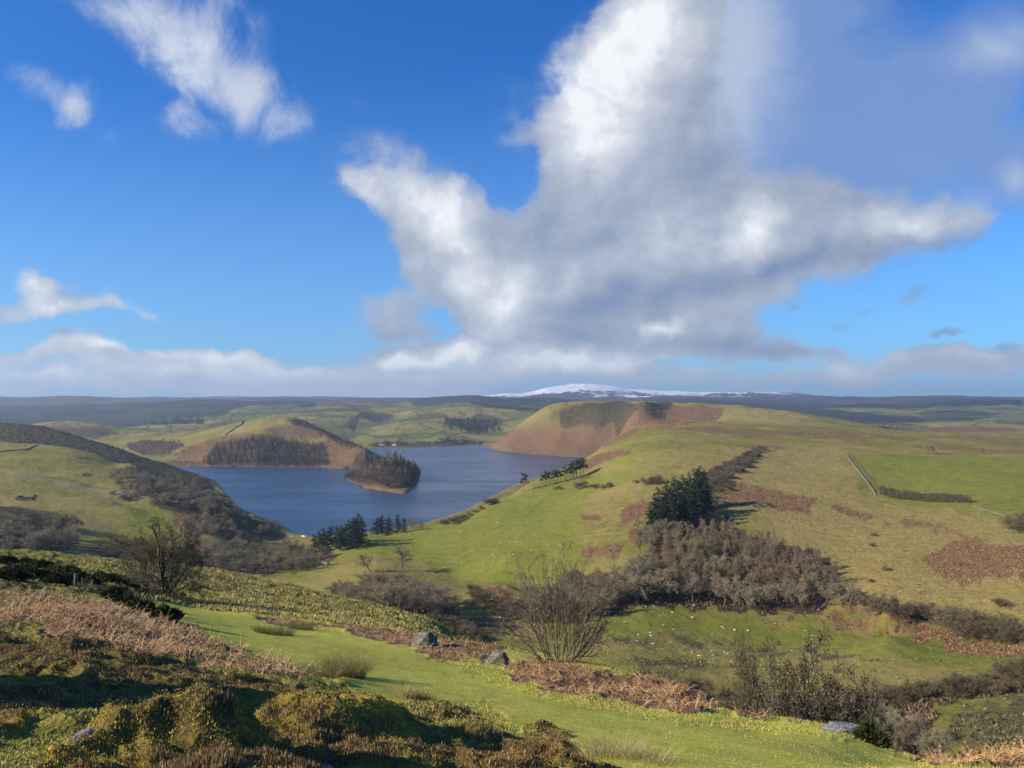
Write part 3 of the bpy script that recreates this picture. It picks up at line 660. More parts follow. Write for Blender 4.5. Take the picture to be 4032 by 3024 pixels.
REL += (rush * .25 + bracken * .25) * midm * vnoise(WX, WY, 4, 3, .6, 4)
# keep the water's edge where it is
wl = sst(np.abs(ZB), 0.5, 14)
REL *= np.where(WY > 500, wl, 1)
# mounds of heather near the camera: (px, py of the top, distance, radius m, height m)
MOUNDS = [(1290,2775,7.2,1.0,.36),(1560,2810,7.8,.7,.22),(1780,2850,7.4,.5,.18),(2080,2910,7.6,.6,.22),(2230,2990,7.0,.5,.14),(640,2880,5.2,.6,.23),(840,2890,5.3,.5,.2),(1000,2935,5.2,.5,.10),
          (330,2840,5.6,.42,.12),(1350,2710,9.6,.6,.14),(700,2700,8.0,1.2,.10),(1560,2960,6,.6,.08),(1850,2780,9.6,.5,.12),(400,2580,12,1.6,.14),(160,2460,16,2.2,.15)]
for mx, my, Y, r_, h_ in MOUNDS:
    x0 = (mx - 2016) / FPX * Y
    d = np.hypot(WX - x0, (WY - Y) * 0.85) / r_
    d = d + vnoise(WX, WY, r_ * .6, 3, .5, 2) * .14
    REL += h_ * (1 - sst(d, 0.15, 1.0)) * (WY < 40)
# the hummock just outside the frame on the left whose shade falls across the heather
for x0, Y, rx_, ry_, h_ in SHADE_HUMMOCKS:
    d = np.hypot((WX - x0) / rx_, (WY - Y) / ry_) + vnoise(WX, WY, 1.5, 3, .5, 5) * .10
    REL += h_ * (1 - sst(d, 0.1, 1.0)) * (WY < 40)
ZF = ZB + REL
# the water's edge: a closed shore line; the bed is below it, the land above
SHORE = [(845,1893),(870,1925),(925,1985),(960,2010),(1030,2040),(1110,2075),(1165,2108),(1260,2112),(1400,2105),(1480,2098),(1600,2078),(1730,2045),(1850,2005),(1960,1945),(2060,1895),(2200,1865),(2300,1840),(2340,1815),(2360,1804),
         (2300,1801),(2230,1798),(2150,1794),(2070,1787),(2000,1781),(1950,1772),(1918,1764),(1905,1757),(1915,1752),(1900,1750),(1800,1752),(1720,1760),(1600,1765),(1500,1764),(1440,1768),
         (1480,1786),(1560,1809),(1640,1832),(1657,1850),(1655,1870),(1650,1890),(1640,1908),(1625,1925),(1600,1940),(1585,1944),(1550,1940),(1520,1935),(1450,1925),(1400,1908),(1358,1890),(1362,1884),(1385,1876),(1410,1868),(1428,1858),(1420,1853),(1380,1848),
         (1260,1842),(1100,1840),(900,1838),(700,1837),(560,1836),(600,1860),(760,1878)]
SHL = [(x, math.log(SH(y))) for x, y in SHORE]
wat = inside(FXg + vnoise(FXg, FLg * 1500, 40, 4, .6, 3) * 5, FLg + vnoise(FXg, FLg * 1500, 30, 4, .6, 2) * .0035, SHL)
wsoft = blur(wat.astype(float), 6)
ZF = np.where(wat, np.minimum(ZF, -0.6 - 8 * (wsoft - .5).clip(0)), np.where((WY > 600) & (WY < 3300), np.maximum(ZF, 0.9 + 5 * (0.5 - wsoft).clip(0)), ZF))
# a pale rim of bare stones between high and low water
rim = np.clip(1 - np.abs(wsoft - .28) * 5, 0, 1) * (WY > 1200)
track = np.maximum(track, rim * .35)
nearshore = sst(wsoft, .01, .06) * (((WY > 2000) & (WY < 2800) & (FXg > 1900) & (FXg < 2420)) | ((WY > 1750) & (WY < 2000) & (FXg > 560) & (FXg < 1460)))
bracken = np.maximum(bracken, nearshore * .9)
def ground(x, y):
    """height of the finished ground at world x, y"""
    x = np.asarray(x, float); y = np.maximum(np.asarray(y, float), 1.2)
    px = x / y * FPX + 2016; L = np.log(y)
    a = np.interp(px, FX, np.arange(len(FX))); b = (L - FL[0]) / (FL[1] - FL[0])
    a = np.clip(a, 0, len(FX) - 1.001); b = np.clip(b, 0, len(FL) - 1.001)
    i = a.astype(int); j = b.astype(int); fa = a - i; fb = b - j
    return ZF[i, j] * (1 - fa) * (1 - fb) + ZF[i + 1, j] * fa * (1 - fb) + ZF[i, j + 1] * (1 - fa) * fb + ZF[i + 1, j + 1] * fa * fb
def sample(F, x, y):
    px = np.asarray(x) / np.asarray(y) * FPX + 2016
    i = np.clip(np.rint(np.interp(px, FX, np.arange(len(FX)))).astype(int), 0, len(FX) - 1)
    j = np.clip(np.rint((np.log(y) - FL[0]) / (FL[1] - FL[0])).astype(int), 0, len(FL) - 1)
    return F[i, j]
def spot(px, py, ymin=1.2, ymax=15000.0):
    """world point of the ground seen at a native pixel"""
    Y = hit(px, py, ymin, ymax)
    if Y is None: Y = ymax
    X_ = (px - 2016) / FPX * Y
    return float(X_), float(Y), float(ground(X_, Y))

def new_mesh(name, V, Fc, mats, smooth=False, mat_idx=None):
    """mesh from numpy arrays; Fc is an (n, 3 or 4) array"""
    me = bpy.data.meshes.new(name)
    V = np.asarray(V, np.float32); Fc = np.asarray(Fc, np.int32)
    k = Fc.shape[1]
    me.vertices.add(len(V)); me.vertices.foreach_set('co', V.ravel())
    me.loops.add(Fc.size); me.loops.foreach_set('vertex_index', Fc.ravel())
    me.polygons.add(len(Fc)); me.polygons.foreach_set('loop_start', np.arange(len(Fc), dtype=np.int32) * k)
    try: me.polygons.foreach_set('loop_total', np.full(len(Fc), k, np.int32))
    except Exception: pass
    for m in mats: me.materials.append(m)
    if mat_idx is not None: me.polygons.foreach_set('material_index', np.asarray(mat_idx, np.int32))
    if smooth: me.polygons.foreach_set('use_smooth', np.ones(len(Fc), bool))
    me.update(calc_edges=True)
    return me
def link(name, me, parent=None, **props):
    o = bpy.data.objects.new(name, me)
    COLL.objects.link(o)
    if parent is not None: o.parent = parent
    for k, v in props.items(): o[k] = v
    return o
def pcol(me, name, arr):
    a = me.attributes.new(name, 'FLOAT_COLOR', 'POINT')
    c = np.ones((arr.shape[0], 4), np.float32); c[:, :arr.shape[1]] = arr
    a.data.foreach_set('color', c.ravel())
# ------------------------------------------------------------------ ground material
gm, G, gb = material('turf')
geo = G.new('ShaderNodeNewGeometry')
pos = geo.outputs['Position']
def rgb(name):
    a = G.new('ShaderNodeAttribute', attribute_name=name)
    s = G.new('ShaderNodeSeparateColor'); G.l.new(a.outputs[0], s.inputs[0])
    return s.outputs
A1, A2, A3, A4 = rgb('cover_a'), rgb('cover_b'), rgb('cover_c'), rgb('cover_d')
n_big = G.noise(pos, 0.012, 5, 0.62)
n_mid = G.noise(pos, 0.11, 5, 0.65)
n_far = G.noise(pos, 0.0035, 6, 0.6)
flat = G.new('ShaderNodeMapping'); G.put(flat.inputs[0], pos); flat.inputs['Scale'].default_value = (1, 1, 2.5)
n_fine = G.noise(flat.outputs[0], 3.0, 4, 0.7)
n_tuft = G.noise(flat.outputs[0], 0.38, 6, 0.78)
def cut(mask, nz, soft=0.10, amp=0.9):
    v = G.math('ADD', mask, G.math('MULTIPLY', G.math('SUBTRACT', nz, 0.5), amp))
    v = G.math('ADD', v, G.math('MULTIPLY', G.math('SUBTRACT', n_tuft, 0.5), amp * 1.1))
    return G.ss(v, 0.5 - soft, 0.5 + soft)
green = G.mix(G.ss(n_mid, .35, .65), (0.150, 0.150, 0.032), (0.215, 0.195, 0.046))
green = G.mix(G.ss(n_big, .40, .62), green, (0.255, 0.205, 0.066))
green = G.mix(G.math('MULTIPLY', G.ss(n_tuft, .35, .7), .35), green, (0.105, 0.110, 0.020))
lushc = G.mix(G.ss(n_mid, .3, .7), (0.150, 0.168, 0.027), (0.205, 0.202, 0.037))
col = G.mix(cut(A2[2], n_big, .35, .8), green, lushc)
straw = G.mix(G.ss(n_tuft, .40, .60), (0.340, 0.255, 0.100), (0.150, 0.130, 0.036))
straw = G.mix(G.ss(n_mid, .4, .62), straw, (0.285, 0.215, 0.075))
col = G.mix(G.math('MULTIPLY', cut(A1[0], n_mid, .28, 1.0), .8), col, straw)
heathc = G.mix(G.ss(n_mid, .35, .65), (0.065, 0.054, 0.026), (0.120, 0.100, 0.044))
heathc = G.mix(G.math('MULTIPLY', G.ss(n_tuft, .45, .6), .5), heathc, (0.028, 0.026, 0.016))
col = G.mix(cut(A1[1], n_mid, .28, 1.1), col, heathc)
brc = G.mix(G.ss(n_tuft, .3, .7), (0.115, 0.060, 0.034), (0.235, 0.132, 0.072))
brc = G.mix(G.math('MULTIPLY', G.ss(n_mid, .45, .7), .6), brc, (0.20, 0.150, 0.075))
brc = G.mix(G.math('MULTIPLY', G.ss(n_fine, .5, .7), .5), brc, (0.075, 0.036, 0.022))
col = G.mix(G.math('MULTIPLY', cut(A1[2], n_mid, .30, 1.25), G.ss(n_fine, .25, .6, .72, 1.0)), col, brc)
rushc = G.mix(G.ss(n_tuft, .4, .6), (0.050, 0.050, 0.022), (0.15, 0.125, 0.06))
col = G.mix(cut(A3[0], n_mid, .12, .9), col, rushc)
floorc = G.mix(G.ss(n_mid, .4, .6), (0.060, 0.046, 0.028), (0.105, 0.062, 0.034))
floorc = G.mix(G.math('MULTIPLY', G.ss(n_tuft, .4, .7), .6), floorc, (0.036, 0.034, 0.018))
col = G.mix(cut(A3[1], n_mid, .25, .9), col, floorc)
forest_shadec = G.mix(G.ss(n_far, .42, .6), (0.022, 0.032, 0.022), (0.060, 0.050, 0.034))  # dark green of conifers, with the far hills' cloud shade coloured in
forest_shadec = G.mix(G.math('MULTIPLY', G.ss(n_big, .5, .6), .35), forest_shadec, (0.075, 0.080, 0.035))
col = G.mix(cut(A2[0], n_big, .06, .5), col, forest_shadec)
col = G.mix(A3[2], col, (0.19, 0.165, 0.13))
vo = G.new('ShaderNodeTexVoronoi', voronoi_dimensions='2D', feature='F1'); G.put(vo.inputs['Vector'], G.vmath('ADD', pos, G.vmath('MULTIPLY', G.noise(pos, .004, 2, .5, out=1), (90, 90, 0)))); vo.inputs['Scale'].default_value = 0.0052
vd = G.new('ShaderNodeTexVoronoi', voronoi_dimensions='2D', feature='DISTANCE_TO_EDGE'); G.put(vd.inputs['Vector'], G.vmath('ADD', pos, G.vmath('MULTIPLY', G.noise(pos, .004, 2, .5, out=1), (90, 90, 0)))); vd.inputs['Scale'].default_value = 0.0052
sv = G.new('ShaderNodeSeparateColor'); G.l.new(vo.outputs['Color'], sv.inputs[0])
fieldc = G.mix(G.ss(sv.outputs[0], .2, .8), (0.11, 0.135, 0.035), (0.245, 0.215, 0.065))
fieldc = G.mix(G.ss(sv.outputs[1], .78, .80), fieldc, (0.095, 0.075, 0.045))
fieldc = G.mix(G.math('MULTIPLY', G.ss(n_mid, .4, .6), .3), fieldc, (0.10, 0.11, 0.035))
fieldc = G.mix(G.math('MULTIPLY', G.ss(vd.outputs[0], 0.0, .045, 1, 0), .85), fieldc, (0.035, 0.04, 0.022))
col = G.mix(G.math('MULTIPLY', G.attr('farmland'), .9), col, fieldc)
moorc = G.mix(G.ss(n_far, .42, .58), (0.10, 0.075, 0.060), (0.045, 0.045, 0.035))
col = G.mix(G.ss(G.new('ShaderNodeSeparateXYZ').outputs[0], 0, 1, 0, 0) if False else G.attr('moor'), col, moorc)
snowc = G.mix(G.ss(n_far, .35, .6), (0.80, 0.82, 0.86), (0.70, 0.74, 0.80))
snv = G.math('ADD', A2[1], G.math('MULTIPLY', G.math('ADD', G.math('SUBTRACT', n_big, .5), G.math('SUBTRACT', n_far, .5)), 1.5))
col = G.mix(G.math('MULTIPLY', G.ss(snv, .38, .54), G.ss(A2[1], .02, .12)), col, snowc)
# near ground: path, heather litter, bracken litter, moss
pathc = G.mix(G.ss(n_fine, .35, .65), (0.36, 0.37, 0.052), (0.48, 0.45, 0.09))
pathc = G.mix(G.math('MULTIPLY', G.ss(n_mid, .4, .65), .5), pathc, (0.27, 0.25, 0.06))
col = G.mix(cut(A4[0], n_tuft, .2, .5), col, pathc)
litter = G.mix(G.ss(n_fine, .4, .6), (0.12, 0.072, 0.040), (0.27, 0.165, 0.085))
col = G.mix(cut(A4[1], n_tuft, .15, .8), col, litter)
hnear = G.mix(G.ss(n_fine, .35, .6), (0.060, 0.048, 0.024), (0.125, 0.098, 0.036))
moss = G.mix(G.ss(n_tuft, .45, .65), hnear, (0.26, 0.205, 0.035))
col = G.mix(cut(A4[2], n_tuft, .15, .6), col, moss)
G.l.new(col, gb.inputs['Base Color'])
bmp = G.new('ShaderNodeBump'); bmp.inputs['Distance'].default_value = 0.5
cd = G.new('ShaderNodeCameraData') if False else None
bh = G.math('ADD', G.math('MULTIPLY', n_tuft, 1.4), G.math('MULTIPLY', n_fine, .22))
bh = G.math('ADD', bh, G.math('MULTIPLY', n_mid, 6.0))
G.put(bmp.inputs['Strength'], G.math('MULTIPLY_ADD', A4[0], -0.50, 0.60))
G.l.new(bh, bmp.inputs['Height']); G.l.new(bmp.outputs[0], gb.inputs['Normal'])
gb.inputs['Specular IOR Level'].default_value = 0.05
gb.inputs['Roughness'].default_value = 1.0
# ------------------------------------------------------------------ ground sheet, cut into the named pieces of the setting
nx_, ny_ = FXg.shape
VALL = np.stack([WX, WY, ZF], -1).reshape(-1, 3)
idx = np.arange(nx_ * ny_).reshape(nx_, ny_)
quads = np.stack([idx[:-1, :-1], idx[1:, :-1], idx[1:, 1:], idx[:-1, 1:]], -1).reshape(-1, 4)
qy = FY[:-1, :-1].ravel()
qp = (pathm[:-1, :-1] > .5).ravel() & (qy < 60)
qs = (FY[:-1, :-1].ravel() > 9000)
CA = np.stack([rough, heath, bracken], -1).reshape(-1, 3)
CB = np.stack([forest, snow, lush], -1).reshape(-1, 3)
CC = np.stack([rush, woodfloor, track], -1).reshape(-1, 3)
CD = np.stack([lowmoss * nearm, near_bracken * nearm, heather * nearm], -1).reshape(-1, 3)
def piece(name, sel):
    q = quads[sel]; used = np.unique(q)
    mp = np.full(nx_ * ny_, -1, np.int64); mp[used] = np.arange(len(used))
    me = new_mesh(name, VALL[used], mp[q], [gm], smooth=True)
    mo_ = me.attributes.new('moor', 'FLOAT', 'POINT'); mo_.data.foreach_set('value', moor.reshape(-1)[used].astype(np.float32))
    fa_ = me.attributes.new('farmland', 'FLOAT', 'POINT'); fa_.data.foreach_set('value', farm.reshape(-1)[used].astype(np.float32))
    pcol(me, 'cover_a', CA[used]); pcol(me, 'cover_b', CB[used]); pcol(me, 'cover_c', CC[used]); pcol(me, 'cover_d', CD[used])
    return link(name, me, kind='structure')
piece('ground', (qy < 62) & ~qp)
piece('footpath', qp)
piece('hills', (qy >= 62) & ~qs)
piece('mountains', qs)
# ------------------------------------------------------------------ lake
lm, LK, lb = material('lake_water')
lg = LK.new('ShaderNodeNewGeometry')
lb.inputs['Base Color'].default_value = (0.017, 0.047, 0.100, 1)
lb.inputs['Roughness'].default_value = 0.22
lb.inputs['IOR'].default_value = 1.333
lb.inputs['Specular IOR Level'].default_value = 0.5
w1 = LK.noise(lg.outputs['Position'], 0.9, 3, 0.6)
mpp = LK.new('ShaderNodeMapping'); LK.put(mpp.inputs[0], lg.outputs['Position']); mpp.inputs['Scale'].default_value = (1, .45, 1); mpp.inputs['Rotation'].default_value = (0, 0, rad(25))
w2 = LK.noise(mpp.outputs[0], 0.28, 5, 0.6)
mp3 = LK.new('ShaderNodeMapping'); LK.put(mp3.inputs[0], lg.outputs['Position']); mp3.inputs['Scale'].default_value = (.35, 1.6, 1); mp3.inputs['Rotation'].default_value = (0, 0, rad(-12))
w3 = LK.noise(mp3.outputs[0], 0.006, 6, 0.62, 0.6)
lbp = LK.new('ShaderNodeBump'); lbp.inputs['Distance'].default_value = 1.0
LK.put(lbp.inputs['Strength'], LK.ss(w3, .38, .62, .30, 1.4))
LK.put(lbp.inputs['Height'], LK.math('ADD', LK.math('MULTIPLY', w1, .55), LK.math('MULTIPLY', w2, 1.5)))
LK.l.new(lbp.outputs[0], lb.inputs['Normal'])
lx = np.array([[-2600, 700, 0], [1500, 700, 0], [1500, 3300, 0], [-2600, 3300, 0]], float)
link('lake', new_mesh('lake', lx, [[0, 1, 2, 3]], [lm]), kind='structure')
print('ground done', round(time.time() - T0, 1))
# ------------------------------------------------------------------ plant building
def frame(d):
    d = d / np.maximum(np.linalg.norm(d, axis=1, keepdims=True), 1e-9)
    a = np.where(np.abs(d[:, 2:3]) > .9, np.array([[1., 0, 0]]), np.array([[0, 0, 1.]]))
    u = np.cross(d, a); u /= np.linalg.norm(u, axis=1, keepdims=True)
    return u, np.cross(d, u)
def tubes(S, k=3):
    """S rows: x0 y0 z0 x1 y1 z1 r0 r1 -> vertices, quads"""
    S = np.asarray(S, float); n = len(S)
    u, v = frame(S[:, 3:6] - S[:, 0:3])
    an = np.arange(k) * 2 * math.pi / k
    ring = u[:, None] * np.cos(an)[None, :, None] + v[:, None] * np.sin(an)[None, :, None]
    a = S[:, None, 0:3] + ring * S[:, None, 6:7]; b = S[:, None, 3:6] + ring * S[:, None, 7:8]
    V = np.concatenate([a, b], 1).reshape(-1, 3)
    i = np.arange(k); j = (i + 1) % k
    q = np.stack([i, j, j + k, i + k], -1)
    return V, (q[None] + (np.arange(n) * 2 * k)[:, None, None]).reshape(-1, 4)
def join(parts):
    V = []; Fq = []; o = 0
    for v, f in parts:
        V.append(v); Fq.append(f + o); o += len(v)
    return np.concatenate(V), np.concatenate(Fq)
def rotv(v, axis, ang):
    return Matrix.Rotation(ang, 3, axis) @ v
def grow(rng, starts, spec, wig=0.18):
    """recursive bare branching. starts: (pos, dir, length, radius); spec per level: (children, length ratio, angle, segments, up pull)"""
    out = [[] for _ in range(len(spec) + 1)]
    def br(p, d, L, r, lev):
        ns = spec[lev][3] if lev < len(spec) else 2
        up = spec[lev][4] if lev < len(spec) else 0.0
        pts = [(p.copy(), d.copy(), r)]
        for k in range(ns):
            d = (d + Vector((rng.gauss(0, wig), rng.gauss(0, wig), rng.gauss(0, wig) + up))).normalized()
            q = p + d * (L / ns)
            r2 = r * (1 - 0.62 / ns) if lev < len(spec) else r * .8
            out[lev].append((*p, *q, r, r2)); p, r = q, r2
            pts.append((p.copy(), d.copy(), r))
        if lev >= len(spec): return
        nc, ratio, ang, _, _ = spec[lev]
        for c in range(nc):
            t = 0.25 + 0.75 * (c + rng.random() * .8) / nc if lev else T_START + (1 - T_START) * (c + rng.random() * .8) / nc
            t = min(t, 1.0)
            f = t * ns; i = min(int(f), ns - 1); ff = f - i
            q = pts[i][0].lerp(pts[i + 1][0], ff); dd = pts[i + 1][1]
            ax = dd.cross(Vector((rng.gauss(0, 1), rng.gauss(0, 1), rng.gauss(0, 1))))
            if ax.length < 1e-3: continue
            nd = rotv(dd, ax.normalized(), rad(ang * rng.uniform(.6, 1.3)))
            br(q, nd, L * ratio * rng.uniform(.7, 1.2) * (1.15 - .45 * t), max(pts[i][2] * .55, spec_min), lev + 1)
    for p, d, L, r in starts: br(Vector(p), Vector(d).normalized(), L, r, 0)
    return out
spec_min = 0.004
T_START = .38

def bark(name, c1, c2, vary=0.0, scale=6.0, lichen=None):
    m, t, b = material(name)
    g = t.new('ShaderNodeNewGeometry')
    nz = t.noise(g.outputs['Position'], scale, 4, .6)
    c = t.mix(t.ss(nz, .35, .65), c1, c2)
    if lichen: c = t.mix(t.math('MULTIPLY', t.ss(t.noise(g.outputs['Position'], scale * 1.7, 3, .6), .55, .63), .8), c, lichen)
    if vary:
        oi = t.new('ShaderNodeObjectInfo')
        hv = t.new('ShaderNodeHueSaturation'); t.put(hv.inputs['Color'], c)
        t.put(hv.inputs['Value'], t.math('MULTIPLY_ADD', oi.outputs['Random'], vary, 1 - vary / 2))
        wn = t.new('ShaderNodeTexWhiteNoise', noise_dimensions='1D'); t.put(wn.inputs['W'], oi.outputs['Random'])
        t.put(hv.inputs['Hue'], t.math('MULTIPLY_ADD', wn.outputs[0], .035, .485))
        c = hv.outputs[0]
    t.put(b.inputs['Base Color'], c)
    return m
M_TRUNK = bark('grey_bark', (.085, .075, .055), (.17, .155, .12), .4, 1.5)
M_TWIG = bark('grey_brown_twigs', (.185, .150, .090), (.29, .245, .160), .5, .6)
M_LARCH = bark('pinkish_brown_twigs', (.185, .128, .078), (.31, .225, .145), .45, .6)
M_HERO = bark('dark_olive_bark', (.052, .044, .024), (.125, .11, .06), 0, 9, (.30, .29, .22))
M_HERO2 = bark('brown_grey_bark', (.085, .062, .042), (.21, .165, .115), 0, 9, (.33, .31, .25))
M_NEEDLE = bark('dark_conifer_needles', (.012, .028, .014), (.036, .062, .024), .5, .8)
M_NEEDLE2 = bark('grey_green_needles', (.050, .060, .040), (.10, .095, .060), .6, .8)
M_PINE = bark('pine_needles', (.020, .038, .018), (.050, .075, .028), .3, 1.2)
M_SHRUB = bark('bush_twigs', (.105, .086, .048), (.19, .155, .092), .5, .8)
M_GORSE = bark('gorse_green', (.022, .030, .010), (.062, .066, .020), .3, 12)

def deciduous(seed, h, trunk_h, spread, kind):
    global spec_min
    rng = random.Random(seed)
    if kind == 'oak':
        spec_min = .030; spec = [(10, .62, 52, 5, .02), (6, .55, 42, 3, .05), (6, .55, 40, 3, .03), (5, .6, 40, 2, .02)]
        st = [((0, 0, -.5), (rng.gauss(0, .05), rng.gauss(0, .05), 1), h * .78, .30)]
    elif kind == 'bare':
        spec_min = .030; spec = [(10, .60, 44, 5, .05), (6, .58, 38, 3, .08), (6, .58, 38, 2, .04), (4, .65, 38, 2, .02)]
        st = [((0, 0, -.5), (rng.gauss(0, .06), rng.gauss(0, .06), 1), h * .8, .18)]
        if rng.random() < .7: st.append(((.3, .1, -.5), (rng.gauss(0, .2), rng.gauss(0, .2), 1), h * .62, .14))
    elif kind == 'larch':
        spec_min = .026; spec = [(40, .15, 52, 7, .06), (7, .55, 38, 2, .10), (5, .65, 36, 2, .08)]
        st = [((0, 0, -.5), (rng.gauss(0, .03), rng.gauss(0, .03), 1), h * 1.0, .14)]
    else:   # bush: many stems
        spec_min = .024; spec = [(7, .6, 36, 3, .02), (6, .58, 40, 2, .02), (6, .6, 40, 2, .0)]
        st = [((rng.gauss(0, .3), rng.gauss(0, .3), -.3), (rng.gauss(0, .55), rng.gauss(0, .55), 1), h * rng.uniform(.6, .85), .05) for _ in range(10)]
    L = grow(rng, st, spec, .12 if kind == 'larch' else .2)
    tr = tubes(L[0] + (L[1] if kind != 'larch' else []), 4)
    rest = [s for lv in L[(2 if kind != 'larch' else 1):] for s in lv]
    cr = tubes(rest, 3)
    top = max(cr[0][:, 2].max(), tr[0][:, 2].max())
    k = h / top
    return (tr[0] * k, tr[1]), (cr[0] * k, cr[1])
def conifer(seed, h, w, dense=1.0, bare=0.06, ragged=.25):
    """tapering trunk, whorls of drooping boughs clothed with small needle fans"""
    rng = np.random.default_rng(seed)
    tr = tubes([(0, 0, -.5, 0, 0, h * .5, .26, .15), (0, 0, h * .5, 0, 0, h * .98, .15, .02)], 5)
    V = []; Q = []
    nb = int(75 * dense)
    for b in range(nb):
        t = bare + (1 - bare) * (b / nb) ** .9
        z = h * t
        r = w * (1 - t) ** (.75 if bare < .08 else .5) * (1 + rng.uniform(-ragged, ragged)) + .25
        a = rng.uniform(0, 2 * math.pi)
        nf = max(3, int(r * 5.5))
        for k in range(nf):
            s = (k + rng.random()) / nf
            rr = r * s
            c = np.array([math.cos(a) * rr, math.sin(a) * rr, z - .28 * rr + .10 * rr * s])
            c += rng.normal(0, .12, 3)
            ln = .35 + .55 * rng.random() + .10 * r
            for _ in range(3):
                a2 = a + rng.normal(0, .9)
                d = np.array([math.cos(a2), math.sin(a2), rng.uniform(-.45, .15)]) * ln
                sdir = np.cross(d, [0, 0, 1]); sdir /= np.linalg.norm(sdir)
                sdir = (sdir + np.array([0, 0, rng.normal(0, .6)])) * ln * .28
                o = len(V)
                V += [c - sdir * .5, c + sdir * .5, c + d * .8 + sdir * .35, c + d]
                Q.append((o, o + 1, o + 2, o + 3))
    return tr, (np.array(V), np.array(Q))
def pine(seed, h, w):
    rng = np.random.default_rng(seed); R = random.Random(seed)
    seg = []; p = np.array([0, 0, -.5]); r = .28; lean = rng.normal(0, .05, 2)
    for k in range(6):
        q = p + np.array([lean[0] * h / 6, lean[1] * h / 6, h * .95 / 6]); seg.append((*p, *q, r, r * .85)); p = q; r *= .85
    V = []; Q = []
    for b in range(22):
        t = .45 + .55 * (b / 21); z = h * t * .95
        a = rng.uniform(0, 6.28); L = w * (1.05 - .5 * t) * rng.uniform(.5, 1.15)
        base = np.array([lean[0] * z, lean[1] * z, z - .4]); tip = base + np.array([math.cos(a) * L, math.sin(a) * L, L * .25])
        seg.append((*base, *tip, .09, .03))
        for _ in range(3):
            c0 = base + (tip - base) * rng.uniform(.55, 1.05) + rng.normal(0, .3, 3)
            rx = rng.uniform(.7, 1.3)
            for _k in range(34):
                dv = rng.normal(0, 1, 3); dv /= np.linalg.norm(dv)
                c = c0 + dv * np.array([rx, rx, rx * .38]) * rng.random() ** .4
                d = rng.normal(0, 1, 3); d[2] = abs(d[2]); d *= .34 / np.linalg.norm(d); s = np.cross(d, rng.normal(0, 1, 3)); s *= .14 / np.linalg.norm(s)
                o = len(V); V += [c - s, c + s, c + d + s * .6, c + d - s * .6]; Q.append((o, o + 1, o + 2, o + 3))
    return tubes(seg, 5), (np.array(V), np.array(Q))
LIB = {}
def lib(key, gen, n, mt, mc, merge):
    lst = []
    for i in range(n):
        tr, cr = gen(i)
        if merge:
            V, Q = join([tr, cr]); mi = np.r_[np.zeros(len(tr[1])), np.ones(len(cr[1]))]
            lst.append((new_mesh(key, V, Q, [mt, mc], mat_idx=mi),))
        else:
            lst.append((new_mesh(key + '_trunk', tr[0], tr[1], [mt], smooth=True), new_mesh(key + '_crown', cr[0], cr[1], [mc])))
    LIB[key] = lst
# unit heights: 10 m (conifers 20 m), scaled per tree
lib('oak', lambda i: deciduous(100 + i, 10, 2, 5, 'oak'), 3, M_TRUNK, M_TWIG, False)
lib('bare', lambda i: deciduous(200 + i, 10, 2, 4, 'bare'), 4, M_TRUNK, M_TWIG, False)
lib('larch', lambda i: deciduous(300 + i, 14, 2, 3, 'larch'), 4, M_TRUNK, M_LARCH, False)
lib('bush', lambda i: deciduous(400 + i, 5, 1, 3, 'bush'), 3, M_SHRUB, M_SHRUB, False)
lib('fir', lambda i: conifer(500 + i, 20, 4.2, 1.0, .10, .35), 4, M_TRUNK, M_NEEDLE, False)
lib('spruce', lambda i: conifer(520 + i, 20, 3.6, .8, .04), 3, M_TRUNK, M_NEEDLE2, False)
lib('pine', lambda i: pine(540 + i, 15, 4.5), 3, M_TRUNK, M_PINE, False)
UNIT = dict(oak=10, bare=10, larch=14, bush=5, fir=20, spruce=20, pine=15)
CNT = {}
SIZE = dict(oak=1.22, bare=1.32, larch=1.12, bush=1.2, fir=1.0, spruce=1.0, pine=1.05)
def plant(key, name, x, y, h, label, category, group, parts=True, z=None, wide=1.0, rz=None):
    i = CNT.get(key, 0); CNT[key] = i + 1
    ms = LIB[key][i % len(LIB[key])]
    R = random.Random(i * 7 + hash_key(key))
    s = h / UNIT[key]
    zz = float(ground(x, y)) if z is None else z
    root = bpy.data.objects.new(name, None); COLL.objects.link(root)
    root.empty_display_size = .5
    root.location = (x, y, zz); root.rotation_euler = (0, 0, R.uniform(0, 6.28) if rz is None else rz)
    s *= SIZE.get(key, 1.0)
    s *= R.uniform(.85, 1.12) if key in ('larch', 'bare') else 1
    root.scale = (s * wide * R.uniform(.88, 1.15), s * wide * R.uniform(.88, 1.15), s)
    root['label'] = label; root['category'] = category
    if group: root['group'] = group
    link('trunk' if key != 'bush' else 'stems', ms[0], root)
    link('crown', ms[1], root)
    return root
def hash_key(s): return sum(ord(c) * (i + 3) for i, c in enumerate(s))
def scatter(poly, ymin, ymax, n, gap, seed):
    """points on the ground inside an outline, none closer than gap metres"""
    pl = poly_L(poly, ymin, ymax)
    rng = np.random.default_rng(seed)
    pl = [((p[0] - 2016) / FPX * math.exp(p[1]), math.exp(p[1])) for p in pl]
    xs = [p[0] for p in pl]; ys = [p[1] for p in pl]
    got = []
    for _ in range(14):
        X_ = rng.uniform(min(xs), max(xs), 600); Y_ = rng.uniform(min(ys), max(ys), 600)
        ok = inside(X_, Y_, pl)
        for x, y in zip(X_[ok], Y_[ok]):
            if len(got) >= n: break
            if all((x - a) ** 2 + (y - b) ** 2 > gap * gap for a, b in got): got.append((float(x), float(y)))
    return got
